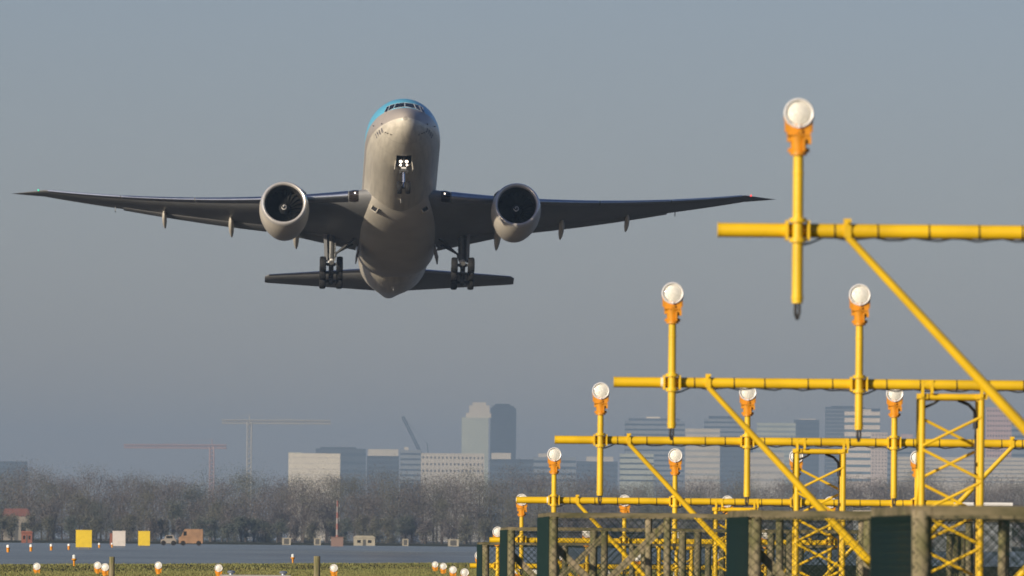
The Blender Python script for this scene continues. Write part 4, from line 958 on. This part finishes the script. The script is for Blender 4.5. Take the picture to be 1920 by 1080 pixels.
# pale flat roofed hangar in front of the wood
p0, p1 = at(1757, 941, 1650), at(1899, 944, 1650); t = empty('hangar', ((p0.x+p1.x)/2, p0.y, 0), 'long pale flat roofed shed before the trees, seen above the nearest fence', 'hangar')
g = MB(); g.box((0, 4, p0.z/2-0.3), (p1.x-p0.x-0.2, 8, p0.z-0.6)); g.build('wall', cS, t, 0); g = MB(); g.box((0, 4, p0.z-0.3), (p1.x-p0.x, 8.4, 0.55)); g.build('roof', whitep, t, 0)
p0, p1 = at(1602, 957, 1650), at(1655, 957, 1650); t = empty('equipment_building', ((p0.x+p1.x)/2, p0.y, 0), 'small pale flat building left of the long shed, seen over the fence', 'building')
g = MB(); g.box((0, 3, p0.z/2-0.2), (p1.x-p0.x-0.2, 6, p0.z-0.4)); g.build('wall', cS, t, 0); g = MB(); g.box((0, 3, p0.z-0.2), (p1.x-p0.x, 6.3, 0.4)); g.build('roof', cC, t, 0)

# cranes
def lattice_beam(g, a, b, w_, n, r):
    a, b = Vector(a), Vector(b); d = (b-a)/n; ax = d.normalized(); e1 = ax.cross(Vector((0, 1, 0))).normalized()*w_/2; e2 = Vector((0, 1, 0))*w_/2
    cs = [e1+e2, e1-e2, -e1-e2, -e1+e2]
    for c in cs: g.tube(a+c, b+c, r, r, 6)
    for i in range(n):
        for k in range(4):
            p, q = a+d*i+cs[k], a+d*(i+1)+cs[(k+1) % 4]; g.tube(p, q, r*0.6, r*0.6, 4, cap=False)
def tower_crane(px, ybase, yjib, xa, xb, d, m, lab):
    b, tj = at(px, ybase, d), at(px, yjib, d); t = empty('tower_crane', (b.x, b.y, 0), lab, 'crane', 'cranes over the distant city')
    H = tj.z; g = MB(); lattice_beam(g, (0, 0, 0), (0, 0, H), 4.4, 24, 0.75); g.build('mast', m, t, 0)
    xl, xr = at(xa, yjib, d).x-b.x, at(xb, yjib, d).x-b.x
    g = MB(); lattice_beam(g, (xl, 0, H), (xr, 0, H+0.4), 3.4, 40, 0.62); g.tube((0, 0, H), (0, 0, H+8), 0.6, 0.4, 6)
    for e in (xl*0.7, xr*0.7): g.tube((0, 0, H+7.9), (e, 0, H+1.2), 0.12, 0.12, 5)
    g.build('jib', m, t, 0)
    lo = xl if abs(xl) < abs(xr) else xr
    g = MB(); g.box((lo*0.92, 0, H-1.2), (3.2, 2, 2.4)); g.build('counterweight', conc, t, 0); g = MB(); g.box((1.6, -0.6, H-2.0), (1.6, 1.6, 2.2)); g.build('cab', whitep, t, 0)
ych, rch = mat('pale_crane_paint', (0.42, 0.38, 0.30), 0.6), mat('red_crane_paint', (0.42, 0.26, 0.21), 0.6)
tower_crane(467, 885, 791, 416, 620, 11800, ych, 'tall faded yellow tower crane with a long jib, left of the cream block')
tower_crane(397, 885, 838, 232, 425, 12000, rch, 'faded red tower crane, left of the yellow crane')
d = 5100*FAR; b, tp = at(793, 858, d), at(755, 781, d); t = empty('luffing_crane', (b.x, b.y, 0), 'dark luffing crane with a raised slanting jib above the narrow grey building', 'crane', 'cranes over the distant city')
g = MB(); lattice_beam(g, (0, 0, 0), (0, 0, b.z), 3.6, 16, 0.45); g.build('mast', cB, t, 0)
g = MB(); lattice_beam(g, (0, 0, b.z), (tp.x-b.x, 0, tp.z), 2.4, 22, 0.38); g.tube((tp.x-b.x, 0, tp.z), (tp.x-b.x, 0, tp.z-9), 0.07, 0.07, 5); g.build('jib', cB, t, 0)
g = MB(); g.box((3.5, 0, b.z+2), (9, 4, 4)); g.tube((5.5, 0, b.z+1), (4, 0, b.z+14), 0.45, 0.45, 6); g.tube((4, 0, b.z+13.8), (tp.x-b.x, 0, tp.z), 0.1, 0.1, 4); g.build('counter_jib', cB, t, 0)
